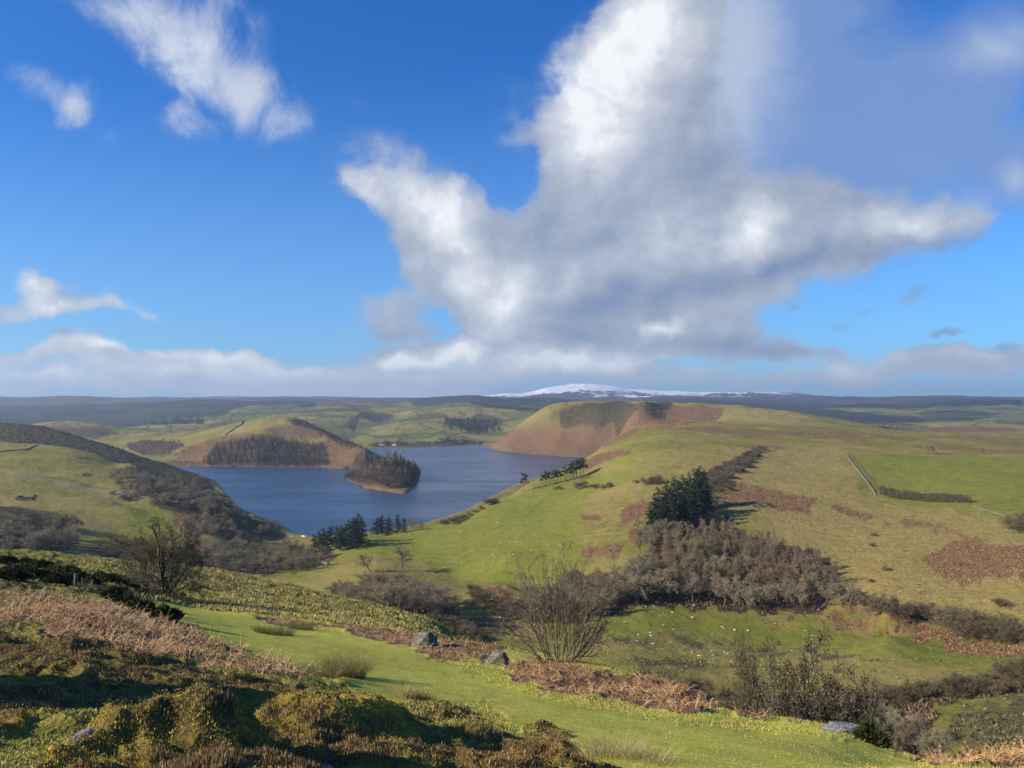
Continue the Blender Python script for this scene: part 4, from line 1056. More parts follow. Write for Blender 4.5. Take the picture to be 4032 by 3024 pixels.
def wood(key, name, poly, ymin, ymax, n, gap, hr, label, cat, group, seed, wide=1.0):
    R = random.Random(seed)
    pts = scatter(poly, ymin, ymax, n, gap, seed)
    for x, y in pts:
        if float(ground(x, y)) < 0.3: continue
        plant(key, name, x, y, R.uniform(*hr), label, cat, group, wide=wide)
    return len(pts)
print('library', round(time.time() - T0, 1))
# ------------------------------------------------------------------ woods and single trees
wc = []
wc.append(wood('bare', 'leafless_tree', [(560,1885),(700,1930),(850,1985),(900,2020),(800,2040),(640,2000),(560,1950)], 800, 1300, 60, 9, (8, 11),
     'dark leafless tree on the shaded slope between the lane and the lake', 'tree', 'bare trees between the lane and the lake', 31, 1.3))
wc.append(wood('bare', 'leafless_tree', [(2700,2180),(3000,2200),(3250,2290),(3250,2350),(2900,2350),(2600,2280)], 330, 620, 26, 9, (8, 12),
     'grey rounded tree scattered among the larches of the plantation', 'tree', 'grey trees among the larches', 32, 1.1))
wc.append(wood('larch', 'larch_tree', [(2640,2160),(2800,2110),(3000,2165),(3180,2225),(3300,2300),(3290,2365),(2950,2365),(2680,2345),(2560,2280)], 330, 620, 230, 3.9, (9, 14),
     'bare pinkish brown larch inside the big hillside plantation', 'tree', 'larches of the hillside plantation', 1, 1.15))
wc.append(wood('oak', 'oak_tree', [(2500,2345),(2700,2340),(3000,2365),(3290,2355),(3330,2385),(3000,2402),(2700,2372),(2500,2385)], 330, 460, 24, 8, (9, 12.5),
     'round-headed bare oak along the lower edge of the plantation', 'tree', 'oaks along the foot of the plantation', 2, 1.15))
wc.append(wood('bare', 'bare_tree', [(2060,2400),(2200,2370),(2420,2320),(2540,2230),(2600,2330),(2480,2385),(2350,2425),(2150,2440)], 330, 560, 44, 7, (7, 10.5),
     'leafless grey tree in the ravine below the dark conifer clump', 'tree', 'bare trees of the ravine', 3, 1.2))
wc.append(wood('bush', 'bush', [(2690,1975),(2790,1905),(2900,1815),(2990,1770),(3010,1772),(2930,1850),(2830,1960),(2800,2030),(2860,2090),(2720,2080)], 480, 1000, 55, 5, (4.5, 6.5),
     'leafless scrub bush along the upper ravine behind the conifers', 'bush', 'scrub bushes of the upper ravine', 4, 1.5))
wc.append(wood('bare', 'bare_tree', [(2520,2110),(2600,2110),(2720,2100),(2640,2160),(2560,2240),(2500,2170)], 400, 640, 16, 6, (7, 10),
     'dark leafless tree standing right at the foot of the conifer clump', 'tree', 'bare trees at the foot of the conifers', 5))
wc.append(wood('bare', 'bare_tree', [(1300,2345),(1400,2325),(1540,2322),(1660,2335),(1760,2385),(1800,2425),(1700,2455),(1520,2440),(1360,2400)], 290, 500, 62, 6, (7, 10),
     'leafless tree in the valley copse below the lone tree', 'tree', 'bare trees of the valley copse', 6, 1.25))
wc.append(wood('bare', 'bare_tree', [(800,2190),(1000,2165),(1150,2165),(1300,2195),(1240,2240),(1000,2262),(780,2255)], 440, 760, 62, 7.5, (7, 11),
     'leafless tree on the valley floor between the near spur and the lake', 'tree', 'bare trees of the valley floor', 7, 1.2))
wc.append(wood('bare', 'bare_tree', [(690,2075),(790,1995),(860,1965),(930,2018),(1050,2078),(1120,2108),(1040,2125),(850,2115)], 620, 1200, 60, 9, (8, 11),
     'leafless tree in the wood along the near left lake shore', 'tree', 'bare trees along the near left shore', 8, 1.2))
wc.append(wood('bush', 'bush', [(430,1930),(620,1950),(760,1960),(850,1985),(760,2010),(600,1985),(450,1960)], 700, 1200, 26, 7, (4, 6.5),
     'dark scrub bush beside the lane on the left hillside', 'bush', 'scrub beside the lane', 9, 1.4))
wc.append(wood('larch', 'leafless_tree', [(640,1850),(700,1880),(830,1935),(880,1990),(780,1960),(690,1900)], 900, 1400, 24, 9, (9, 13),  # drawn with the larch meshes
     'reddish bare tree on the left slope above the lake shore', 'tree', 'reddish trees above the left shore', 10, 1.4))
wc.append(wood('bare', 'bare_tree', [(-100,2060),(0,2050),(180,2060),(300,2090),(270,2180),(0,2195),(-100,2190)], 420, 760, 70, 6.5, (8, 12),
     'dark leafless tree in the shaded wood at the left edge', 'tree', 'bare trees of the shaded left wood', 11, 1.25))
wc.append(wood('bush', 'bush', [(380,2190),(480,2150),(700,2170),(800,2190),(780,2240),(560,2235)], 440, 720, 26, 7, (4, 7),
     'leafless scrub bush down the slope behind the big hawthorn', 'bush', 'scrub behind the big hawthorn', 12, 1.4))
wc.append(wood('bush', 'bush', [(0,2020),(150,2030),(290,2060),(250,2090),(0,2080)], 600, 900, 18, 8, (4, 6), 'low bush at the upper edge of the shaded left wood', 'bush', 'bushes above the shaded left wood', 13, 1.3))
# conifers of the hillside clump
for k, (px, py, h) in enumerate([(2575,2085,20),(2590,2060,21),(2605,2100,20),(2625,2045,23),(2640,2080,23),(2655,2030,24),(2668,2062,25),(2690,2035,25),(2618,2075,22),(2648,2105,20),(2700,2075,23),
                                 (2715,2010,24),(2735,2000,25),(2755,1995,26),(2775,2000,24),(2745,2035,25),(2720,2045,24),(2785,2025,21),(2560,2110,16),(2680,2100,20)]):
    x, y, z = spot(px, py, 440, 800)
    plant('fir', 'conifer_tree', x, y, h * 1.22, 'tall dark green conifer in the clump on the green hillside', 'conifer', 'conifers of the hillside clump', wide=.95)
for k, (px, py, h) in enumerate([(1235,2175,13),(1255,2165,14),(1275,2160,15),(1290,2172,14),(1305,2155,15.5),(1325,2160,16),(1345,2158,15),(1360,2165,17),(1375,2150,17),(1392,2150,18),(1410,2145,20),(1420,2155,19),(1265,2180,12),(1340,2175,15),(1400,2165,17)]):
    x, y, z = spot(px, py, 560, 900)
    plant('fir', 'conifer_tree', x, y, h * 1.35, 'dark conifer in the dense belt beside the near end of the lake', 'conifer', 'conifers of the belt by the lake', wide=1.25)
for px, py, h, lab in ((1485,2108,16,'broad dark conifer at the left of the small lakeside group'),(1505,2110,18,'broad dark conifer leading the small lakeside group'),(1530,2108,16,'tall conifer behind the power pole by the lake'),(1566,2105,17,'slim spired conifer of the lakeside group'),(1590,2102,14,'shorter slim conifer beside the round bare tree by the lake')):
    x, y, z = spot(px, py, 600, 820)
    plant('fir', 'conifer_tree', x, y, h * 1.15, lab, 'conifer', 'small conifer group by the lake', wide=1.7 if px < 1540 else 1.1)
for px, py, h, lab in ((1622,2098,12.5,'round-headed bare tree beside the slim lakeside conifers'),(1668,2092,8,'small dark bare tree right of the round one by the lake')):
    x, y, z = spot(px, py, 600, 830); plant('oak', 'bare_tree', x, y, h, lab, 'tree', None, wide=.8)
for px, py, h, lab in ((1582,2245,14,'lone spreading bare tree standing above the valley copse'),(1465,2258,11,'faint bare tree left of the lone spreading one'),(3343,2395,10.5,'big round bare oak alone at the right end of the plantation')):
    x, y, z = spot(px, py, 330, 640); plant('oak', 'oak_tree' if px > 3000 else 'bare_tree', x, y, h, lab, 'tree', None, wide=1.15)
# scots pines on the skyline against the lake
px_ = [(2063,1938,19,'lone scots pine standing apart against the lake')]
px_ += [(x, y, h, None) for x, y, h in ((2135,1915,12),(2150,1912,14),(2165,1908,13),(2180,1905,14),(2195,1900,13),(2208,1897,12))]
px_ += [(x, y, h, None) for x, y, h in ((2228,1890,15),(2245,1885,16),(2258,1882,18),(2272,1878,19),(2285,1872,19),(2298,1868,17),(2262,1893,15))]
for px, py, h, lab in px_:
    x, y, z = spot(px, py, 700, 1100)
    g = None if lab else ('pines of the lower skyline group' if px < 2215 else 'pines of the upper skyline group')
    plant('pine', 'pine_tree', x, y, h * 1.05, lab or ('scots pine in the lower group on the slope above the lake' if px < 2215 else 'scots pine in the taller upper group above the lake'), 'pine', g, wide=.9 if lab else 1.15)
# bushes on the green hill and along its edge
def bushes(lst, ymin, ymax, label, group, wide=1.4):
    for px, py, h in lst:
        x, y, z = spot(px, py, ymin, ymax); plant('bush', 'bush', x, y, h, label, 'bush', group, wide=wide)
bushes([(1748,2068,5),(1762,2063,5.5),(1785,2062,6),(1800,2055,7),(1818,2048,6),(1832,2040,4),(1850,2030,4),(1870,2018,4),(1895,2005,4),(1922,1990,8),(1935,1985,7),(1948,1972,4),(1965,1962,4)], 650, 950, 'dark bush on the hill edge above the near lake shore', 'bushes on the hill edge')
bushes([(2298,1920,8),(2345,1925,5),(2370,1925,5.5),(2395,1923,6.5),(2200,1930,4)], 600, 1000, 'bare bush on the green hillside below the pines', 'bushes below the pines')
bushes([(2540,1908,6.5),(2572,1908,6.5),(2590,1905,7),(2500,1905,3.5)], 600, 1000, 'bare bush on the slope left of the conifer clump', 'bushes left of the conifer clump')
bushes([(3020,1995,3.2),(2990,1998,3),(2970,2002,2.6)], 450, 800, 'small dark gorse bush right of the plantation bracken', 'gorse above the plantation')
bushes([(3440,2110,2.5),(3438,2148,2.3),(3490,2248,2.6),(3425,2295,2.2),(3935,2392,4)], 330, 700, 'isolated dark bush on the rough right-hand slope', 'isolated bushes on the rough slope')
bushes([(3470,2405,7),(3500,2415,8),(3400,2385,5),(3545,2425,7),(3590,2430,6.5),(3625,2438,6),(3665,2445,6),(3705,2452,7),(3745,2462,7.5),(3780,2478,9),(3815,2495,9),(3850,2505,9),(3890,2500,9),(3930,2510,8.5),(3960,2515,8),(4000,2520,8),(4040,2530,8)], 280, 480, 'leafless bush in the row along the bracken bank', 'bushes along the bracken bank', 1.25)
bushes([(4010,2090,11),(4060,2080,10)], 400, 700, 'large grey bush at the right edge above the bracken', 'large bushes at the right edge', 1.2)
# hedge line and thicket in the valley bottom at the right
bushes([(2560,2735,4.5),(2600,2745,5),(2650,2748,5.5),(2700,2750,6),(2745,2752,6),(2480,2720,4),(2520,2728,4.5)], 215, 270, 'leafless bush in the thicket behind the bracken bank', 'thicket behind the bracken bank', 1.3)
bushes([(3390,2765,4),(3430,2768,4.5),(3470,2766,5),(3510,2764,5),(3560,2760,5),(3610,2756,5.5),(3660,2752,5),(3700,2748,5.5),(3740,2744,6),(3780,2740,6),(3820,2736,5.5),(3860,2732,6),(3900,2728,5.5),(3940,2724,6),(3985,2718,7.5),(4030,2715,8.5),(4070,2712,8)], 205, 270, 'leafless bush in the hedge line across the valley bottom', 'hedge line across the valley bottom', 1.15)
wc.append(wood('bare', 'bare_tree', [(3000,2850,215),(3300,2860,215),(3500,2880,200),(3720,2960,165),(3700,2990,155),(3450,2960,160),(3200,2900,180),(2950,2880,190)], 120, 240, 34, 4, (4.5, 7.5),
     'slim leafless tree in the dip below the near hillside at the right', 'tree', 'bare trees of the dip at the right', 14, .9))
wc.append(wood('bush', 'bush', [(2750,2780,225),(3100,2800,225),(3500,2800,222),(3480,2860,200),(3000,2850,200),(2750,2830,200)], 140, 250, 26, 5, (4, 6),
     'leafless shrub in the scrub below the near hillside', 'bush', 'scrub below the near hillside', 15, 1.3))
wc.append(wood('bush', 'bush', [(1660,2470),(1760,2450),(1850,2500),(1900,2540),(1800,2530)], 240, 420, 18, 5, (4, 6),
     'leafless shrub by the stream beyond the near spur', 'bush', 'scrub by the stream', 16, 1.3))
wc.append(wood('bush', 'bush', [(1850,2330),(2000,2390),(2100,2430),(2250,2440),(2300,2430),(2200,2460),(2000,2440),(1880,2390)], 300, 520, 18, 6, (3.5, 6),
     'leafless shrub in the gully beside the ravine wood', 'bush', 'shrubs of the gully', 17, 1.3))
# promontory and headland
wc.append(wood('spruce', 'conifer_tree', [(800,1825),(850,1770),(950,1745),(1100,1742),(1270,1760),(1290,1832),(1150,1838),(840,1836)], 1750, 2300, 150, 13, (15, 22),
     'grey-green conifer in the plantation on the far shore slope', 'conifer', 'conifers of the far shore plantation', 20, 1.35))
wc.append(wood('larch', 'leafless_tree', [(830,1800),(900,1752),(1050,1748),(1250,1765),(1280,1830),(850,1832)], 1750, 2300, 60, 17, (13, 18),  # larch meshes here, not a broadleaf form
     'bare tree among the conifers on the far shore slope', 'tree', 'bare trees of the far shore plantation', 21, 1.6))
wc.append(wood('spruce', 'conifer_tree', [(1480,1850),(1540,1825),(1600,1835),(1640,1855),(1645,1895),(1590,1925),(1540,1905)], 1300, 1750, 70, 8, (15, 22),
     'conifer in the wood covering the wooded point in the lake', 'conifer', 'conifers of the wooded point', 22, 1.25))
wc.append(wood('larch', 'leafless_tree', [(1400,1860),(1450,1800),(1560,1800),(1640,1835),(1600,1890),(1500,1900),(1410,1885)], 1300, 1850, 80, 8, (12, 18),  # larch meshes on the point as well
     'brown leafless tree on the wooded point in the lake', 'tree', 'bare trees of the wooded point', 23, 1.7))
wc.append(wood('bush', 'bush', [(1365,1885),(1400,1855),(1500,1850),(1580,1900),(1570,1930),(1500,1925),(1400,1900)], 1250, 1700, 60, 7, (6, 10),
     'grey shrub above the bare shore of the wooded point', 'bush', 'shrubs of the wooded point', 24, 1.6))
wc.append(wood('spruce', 'conifer_tree', [(1130,1655),(1220,1672),(1300,1712),(1400,1752),(1450,1775),(1400,1768),(1280,1722),(1150,1672)], 1800, 2500, 34, 12, (9, 15),
     'small conifer on the ridge line above the far shore plantation', 'conifer', 'conifers along the ridge line', 25, 1.3))
wc.append(wood('larch', 'leafless_tree', [(480,1775),(560,1745),(680,1742),(740,1765),(660,1810),(560,1800)], 2000, 2700, 46, 18, (11, 17),  # larch meshes again, beyond the arm
     'leafless tree in the wood on the slope beyond the lake arm', 'tree', 'bare trees beyond the lake arm', 26, 2.0))
wc.append(wood('spruce', 'conifer_tree', [(1740,1655),(1840,1655),(1950,1662),(1970,1690),(1900,1712),(1820,1705),(1745,1680)], 2900, 4200, 60, 24, (20, 28),
     'distant dark conifer in the square plantation between the far fields', 'conifer', 'conifers between the far fields', 27, 1.6))
wc.append(wood('bush', 'bush', [(1460,1762),(1640,1760),(1900,1750),(1910,1742),(1700,1745),(1480,1752)], 2650, 3000, 34, 18, (7, 13),
     'grey tree along the water line of the far end of the lake', 'tree', 'trees along the far water line', 28, 1.8))
wc.append(wood('larch', 'leafless_tree', [(3450,1690),(3620,1690),(3650,1700),(3460,1702)], 1700, 2700, 30, 10, (13, 19),  # larch meshes for this small wood too
     'thin distant tree in the small wood beyond the right-hand plateau', 'tree', 'trees beyond the plateau', 29, 1.8))
for px, py, h in ((3650,1785,10),(3685,1788,10),(3875,1790,8)):
    x, y, z = spot(px, py, 700, 1500); plant('oak', 'bare_tree', x, y, h, 'small round tree on the hedge along the top field', 'tree', 'trees on the top field hedge', wide=1.2)
print('woods', wc, round(time.time() - T0, 1))

wood('oak', 'hedgerow_tree', [(1470,1750),(1560,1690),(1640,1610),(1760,1598),(1900,1600),(2050,1618),(1960,1655),(1900,1720),(1700,1740)], 2750, 4400, 46, 60, (8, 13),
     'small dark tree dotted along the hedges of the far fields', 'tree', 'trees along the far field hedges', 41, 1.4)
wood('oak', 'hedgerow_tree', [(560,1690),(800,1650),(1000,1612),(1300,1592),(1420,1600),(1400,1660),(1200,1640),(900,1670),(700,1700)], 2900, 5000, 44, 70, (9, 15),
     'small dark tree on the green plateau behind the bracken hill', 'tree', 'trees on the green plateau', 42, 1.5)
wood('spruce', 'spruce_tree', [(560,1668),(700,1650),(810,1652),(800,1672),(640,1678)], 3300, 4700, 40, 30, (16, 24),
     'distant conifer in the shelter belt on the left of the plateau', 'conifer', 'conifers of the far shelter belt', 43, 1.8)
# ------------------------------------------------------------------ big bare trees of the near hillside
def hero(name, label, px, py, ymin, ymax, starts, spec, wig, size, smin, mt, seed, z_off=0.0, Y=None, t0=.2):
    """size: (left, right, height) metres of the crown around the base"""
    global spec_min, T_START
    spec_min = smin; T_START = t0
    rng = random.Random(seed)
    L = grow(rng, starts, spec, wig)
    a = [s for lv in L[:2] for s in lv]; b = [s for lv in L[2:] for s in lv]
    ta, tb = tubes(a, 6), tubes(b, 3)
    allv = np.concatenate([ta[0], tb[0]])
    lo, hi = np.percentile(allv[:, 0], 0.4), np.percentile(allv[:, 0], 99.6); top = np.percentile(allv[:, 2], 99.8)
    dep = np.percentile(np.abs(allv[:, 1]), 99.5)
    def fit(V):
        V = V.copy(); h = np.clip(V[:, 2] / top, 0, 1)
        V[:, 0] = np.where(V[:, 0] < 0, V[:, 0] * (size[0] / -lo), V[:, 0] * (size[1] / hi)); V[:, 2] *= size[2] / top
        V[:, 1] *= (size[0] + size[1]) * .42 / dep
        return V
    if Y is None: x, y, z = spot(px, py, ymin, ymax)
    else: y = Y; x = (px - 2016) / FPX * Y; z = float(ground(x, y))
    root = bpy.data.objects.new(name, None); COLL.objects.link(root); root.location = (x, y, z + z_off)
    root['label'] = label; root['category'] = 'tree'
    link('trunk', new_mesh(name + '_trunk', fit(ta[0]), ta[1], [mt], smooth=True), root)
    link('crown', new_mesh(name + '_crown', fit(tb[0]), tb[1], [mt]), root)
    return root
rg_ = random.Random(8)
st = [((-.16, 0, -.2), (-1.2, .1, .75), 4.4, .12), ((-.05, .1, -.2), (-.42, .25, 1), 4.3, .12), ((.05, -.05, -.2), (-.12, -.2, 1), 4.2, .11), ((.12, .05, -.2), (.2, .2, 1), 3.8, .10),
      ((.2, 0, -.2), (.62, -.1, 1), 3.3, .09), ((.24, .1, -.2), (1.35, .15, .55), 3.1, .07), ((-.2, .1, -.2), (-1.2, -.5, .45), 3.4, .08), ((.1, .2, -.2), (.35, .7, .9), 3.2, .08), ((.0, -.2, -.2), (.1, -.7, .9), 3.2, .08)]
hero('hawthorn_tree', 'spreading bare hawthorn with many stems beside the start of the grass path', 640, 2352, 22, 60, st,
     [(10, .48, 42, 8, .03), (7, .50, 44, 4, .03), (6, .55, 44, 3, .02), (4, .6, 42, 2, .02)], .16, (3.5, 2.3, 4.0), .0085, M_HERO, 8, t0=.12)
st = []
for k in range(17):
    a = -1.0 + 2.0 * k / 16 + rg_.uniform(-.08, .08)
    st.append(((a * .35, rg_.uniform(-.2, .2), -.2), (a * .85, rg_.uniform(-.45, .45), 1.15), 3.3 - abs(a) * .9 + rg_.uniform(-1.0, .3), rg_.uniform(.018, .030)))
st += [((.4, 0, -.1), (1.4, -.2, .45), 2.2, .03), ((.4, .1, -.1), (1.5, .3, .75), 2.4, .03), ((-.4, 0, -.1), (-1.3, .1, .6), 2.2, .028)]
hero('rowan_shrub', 'tall bare many-stemmed shrub rising behind the leaning boulder and the rusty bracken', 2205, 2605, 15, 60, st,
     [(6, .42, 34, 8, .05), (5, .50, 40, 4, .04), (4, .6, 40, 2, .03)], .13, (1.75, 1.6, 3.4), .0068, M_HERO2, 21, t0=.12)
st = []
for k in range(15):
    a = -1.0 + 2.0 * k / 14
    st.append(((a * .3, rg_.uniform(-.2, .2), -.2), (a * 1.1, rg_.uniform(-.5, .5), 1.0), 3.0 + rg_.uniform(-.4, .3), rg_.uniform(.03, .05)))
hero('thorn_shrub', 'tangled bare thorn bush rising behind the brow left of the flat slab', 3190, 2840, 10, 30, st,
     [(7, .5, 46, 6, .0), (6, .5, 50, 3, .0), (5, .55, 46, 2, .0), (3, .6, 40, 2, 0)], .24, (1.9, 2.2, 4.2), .0095, M_HERO, 33, 0.0, Y=19.5)
st = []
for k in range(9):
    a = -1.1 + 1.9 * k / 8
    st.append(((a * .3, rg_.uniform(-.2, .2), -.2), (a * 1.0, rg_.uniform(-.4, .4), 1.1), 3.0 + rg_.uniform(-.4, .3), rg_.uniform(.02, .035)))
hero('thorn_shrub', 'thin wispy bare bush between the bracken bank and the tangled thorn', 2960, 2830, 10, 30, st,
     [(8, .45, 34, 5, .02), (7, .5, 40, 3, .02), (5, .55, 40, 2, .0)], .14, (1.4, 1.3, 3.5), .008, M_HERO, 35, 0.0, Y=20.5)
hero('thorn_shrub', 'low dark bare bush to the right of the tangled thorn behind the flat slab', 3430, 2880, 10, 30, st,
     [(9, .5, 44, 5, -.02), (7, .5, 46, 3, .0), (6, .55, 46, 2, .0)], .2, (1.7, 1.5, 3.9), .008, M_HERO, 36, 0.0, Y=21.0)

# ------------------------------------------------------------------ ground plants as masses
def tinted(name, rough_=.9, trans=0.0):
    m, t, b = material(name)
    a = t.new('ShaderNodeAttribute', attribute_name='tint')
    t.put(b.inputs['Base Color'], a.outputs[0]); b.inputs['Roughness'].default_value = rough_
    b.inputs['Specular IOR Level'].default_value = .12
    return m
M_SPRIG, M_BRACK, M_GRASS, M_RUSH = tinted('heather_sprigs'), tinted('bracken_stalks', .7), tinted('grass_blades', .75), tinted('rush_stems', .6)
RN = np.random.default_rng(77)
def strew(mask, n, px0, px1, y0, y1, thr=.3):
    """positions spread over a land-cover mask, dense near and thin far"""
    px = RN.uniform(px0, px1, n); L = RN.uniform(math.log(y0), math.log(y1), n)
    i = np.clip(np.rint(np.interp(px, FX, np.arange(len(FX)))).astype(int), 0, len(FX) - 1); j = np.clip(np.rint((L - FL[0]) / (FL[1] - FL[0])).astype(int), 0, len(FL) - 1)
    ok = mask[i, j] > thr + RN.random(n) * (1 - thr) * .8
    y = np.exp(L[ok]); x = (px[ok] - 2016) / FPX * y
    return x, y, ground(x, y)
def blades(x, y, z, h, w, lean, tint, name, mat, bend=0.0, base=-.02):
    """n thin upright triangles (two per blade when bent)"""
    n = len(x)
    a = RN.uniform(0, 6.283, n); b = RN.uniform(0, 6.283, n)
    s = np.stack([np.cos(a), np.sin(a), np.zeros(n)], -1) * (w * .5)[:, None]
    c = np.stack([x, y, z + base], -1)
    t = c + np.stack([np.cos(b) * lean * h, np.sin(b) * lean * h, h], -1)
    V = np.stack([c - s, c + s, t], 1).reshape(-1, 3)
    me = new_mesh(name, V, np.arange(n * 3).reshape(-1, 3), [mat])
    pcol(me, 'tint', np.repeat(tint, 3, 0))
    return me
def pal(cols, wts, n): 
    c = np.array(cols)[RN.choice(len(cols), n, p=np.array(wts) / sum(wts))]
    return c * RN.uniform(.7, 1.3, (n, 1))
# heather: upright sprigs
x, y, z = strew(heather, 520000, -500, 3000, 1.9, 17)
k = 3
x, y, z = (np.repeat(v, k) for v in (x, y, z)); n = len(x)
x = x + RN.normal(0, .012, n); y = y + RN.normal(0, .012, n)
cl = vnoise(x, y, .55, 4, .6, 1); cl2 = vnoise(x, y, 1.6, 3, .5, 6)
t_ = pal([(.30, .18, .09), (.15, .105, .045), (.38, .26, .12), (.17, .16, .05), (.50, .39, .22)], [4, 4, 2, 2, 1], n)
moss = sst(cl + cl2 * .7, -.30, .25)[:, None]
t_ = t_ * (1 - moss) + pal([(.78, .54, .07), (.56, .43, .07), (.33, .30, .06)], [3, 3, 2], n) * moss
hh = RN.uniform(.015, .06, n) * (1 - .5 * moss[:, 0])
me = blades(x, y, z, hh, RN.uniform(.003, .008, n) * (1 + y / 9), RN.uniform(0, .5, n), t_, 'heather', M_SPRIG)
link('heather', me, kind='stuff', label='brown and yellow heather and bilberry over the near mounds', category='heather')
print('sprigs', n)
# small rounded leaves of bilberry and moss cushions
x, y, z = strew(heather, 150000, -500, 3000, 1.9, 12)
n = len(x); cl = vnoise(x, y, .55, 4, .6, 1) + vnoise(x, y, 1.6, 3, .5, 6) * .7
ok = cl > -.15; x, y, z = x[ok], y[ok], z[ok]; n = len(x)
c = np.stack([x, y, z + RN.uniform(0, .05, n)], -1); d = RN.normal(0, 1, (n, 3)); d /= np.linalg.norm(d, axis=1, keepdims=True); e_ = np.cross(d, RN.normal(0, 1, (n, 3))); e_ /= np.linalg.norm(e_, axis=1, keepdims=True)
sz = RN.uniform(.002, .0045, n)[:, None] * (1 + y[:, None] / 12)
V = np.stack([c - d * sz, c + e_ * sz * .7, c + d * sz, c - e_ * sz * .7], 1).reshape(-1, 3)
me = new_mesh('moss_leaves', V, np.arange(n * 4).reshape(-1, 4), [M_SPRIG])
pcol(me, 'tint', np.repeat(pal([(.34, .26, .06), (.24, .21, .05), (.17, .16, .045), (.24, .21, .11)], [4, 4, 2, 1], n), 4, 0))
link('bilberry', me, kind='stuff', label='yellow green bilberry and moss cushions among the heather', category='bilberry')
# dead bracken: arching stalks with shrivelled side fronds
def bracken_mass(name, mask, n, px0, px1, y0, y1, label, hs, cols, wts, lean=1.1, rr=.0034):
    x, y, z = strew(mask, n, px0, px1, y0, y1, .35)
    n = len(x); S = []; Tn = []; LV = []; LT = []
    a = RN.uniform(0, 6.283, n); h = RN.uniform(hs[0], hs[1], n)
    tint = pal(cols, wts, n)
    p = np.stack([x, y, z - .03], -1); el = RN.uniform(.25, 1.45, n); r = RN.uniform(.6, 1.3, n) * rr * (1 + y / 30)
    for k in range(5):
        d = np.stack([np.cos(a) * np.cos(el), np.sin(a) * np.cos(el), np.sin(el)], -1) * (h / 5)[:, None]
        q = p + d
        S.append(np.concatenate([p, q, r[:, None], (r * .8)[:, None]], 1)); Tn.append(tint)
        if k >= 1:
            for sgn in (-1, 1):
                sd = np.stack([-np.sin(a) * sgn, np.cos(a) * sgn, RN.uniform(-.6, .3, n)], -1) * (h * .07 * RN.uniform(.3, 1.2, n))[:, None] + d * .5
                wv = d * .2
                LV.append(np.stack([p, p + wv, p + sd + wv * .5, p + sd], 1).reshape(-1, 3)); LT.append(np.repeat(tint * RN.uniform(.5, 1.0, (n, 1)), 4, 0))
        p = q; r = r * .8; el = el - RN.uniform(-.05, .42, n); a = a + RN.normal(0, .3, n)
    S = np.concatenate(S); Vt, Qt = tubes(S, 3); Tt = np.repeat(np.concatenate(Tn), 6, 0)
    LV = np.concatenate(LV); LT = np.concatenate(LT)
    V, Q = join([(Vt, Qt), (LV, np.arange(len(LV)).reshape(-1, 4))])
    me = new_mesh(name, V, Q, [M_BRACK]); pcol(me, 'tint', np.concatenate([Tt, LT]))
    link(name, me, kind='stuff', label=label, category='bracken')
    print(name, n)
RUST = [(.60, .34, .14), (.72, .46, .22), (.36, .19, .08), (.80, .60, .34)]
bracken_mass('bracken', near_bracken, 42000, -400, 4300, 7.5, 45, 'dead rusty bracken lying in tangled stalks on the near hillside', (.14, .36), RUST, [4, 3, 3, 1.2])
STRAWM = near_bracken * (WX < -1.5) * (WY < 24)
bracken_mass('bracken', STRAWM, 9000, -400, 1500, 8, 24, 'pale broken bracken stems sticking up over the heather at the left', (.18, .45), [(.66, .48, .28), (.50, .33, .17), (.36, .20, .10)], [3, 3, 2], rr=.0042)
# grass blades
gmask = np.clip(lowmoss * (1 - near_bracken) + .9 * shelf + .55 * (1 - heather) * (1 - near_bracken), 0, 1) * (WY < 60)
x, y, z = strew(gmask, 620000, -400, 4400, 2.6, 55, .2)
n = len(x); pm = sample(pathm, x, y)
cl = vnoise(x, y, .8, 4, .6, 2)
t_ = pal([(.38, .41, .06), (.29, .33, .05), (.44, .42, .10), (.48, .40, .16)], [4, 4, 2, 1], n)
dry = (sst(cl, .0, .5) * (1 - .8 * pm))[:, None]
dry = np.maximum(dry, ((1 - pm) * .22)[:, None])
t_ = t_ * (1 - dry * .8) + pal([(.46, .36, .15), (.32, .26, .08), (.22, .15, .07)], [2, 2, 1], n) * dry * .8
keepb = (pm < .5) | (RN.random(n) < .6); x, y, z, t_, dry, pm = x[keepb], y[keepb], z[keepb], t_[keepb], dry[keepb], pm[keepb]; n = len(x)
hh = np.where(pm > .5, RN.uniform(.008, .018, n), RN.uniform(.012, .038, n) * (1 + .5 * dry[:, 0]) * np.clip(y / 9, .5, 1.2))
me = blades(x, y, z, hh, RN.uniform(.004, .009, n) * (1 + y / 12), RN.uniform(.2, 1.3, n), t_, 'grass', M_GRASS, base=-.006)
link('grass', me, kind='stuff', label='short green turf with dry yellow blades on the near hillside', category='grass')
print('grass', n)
# tussocks on the spur
sp = ((WY > 34) & (WY < 130)).astype(float) * (FXg > 300) * (1 - pathm)
x, y, z = strew(sp, 60000, 300, 2000, 36, 120, .1)
k = 4; x, y, z = (np.repeat(v, k) for v in (x, y, z)); n = len(x); x = x + RN.normal(0, .10, n); y = y + RN.normal(0, .10, n)
me = blades(x, y, z, RN.uniform(.06, .22, n), RN.uniform(.04, .10, n), RN.uniform(.1, .9, n), pal([(.42, .35, .12), (.30, .29, .08), (.50, .41, .17), (.20, .20, .06)], [3, 3, 2, 2], n), 'tussock_grass', M_GRASS)
link('tussock_grass', me, kind='stuff', label='tussocky yellow-green grass over the rounded spur beyond the path', category='grass')

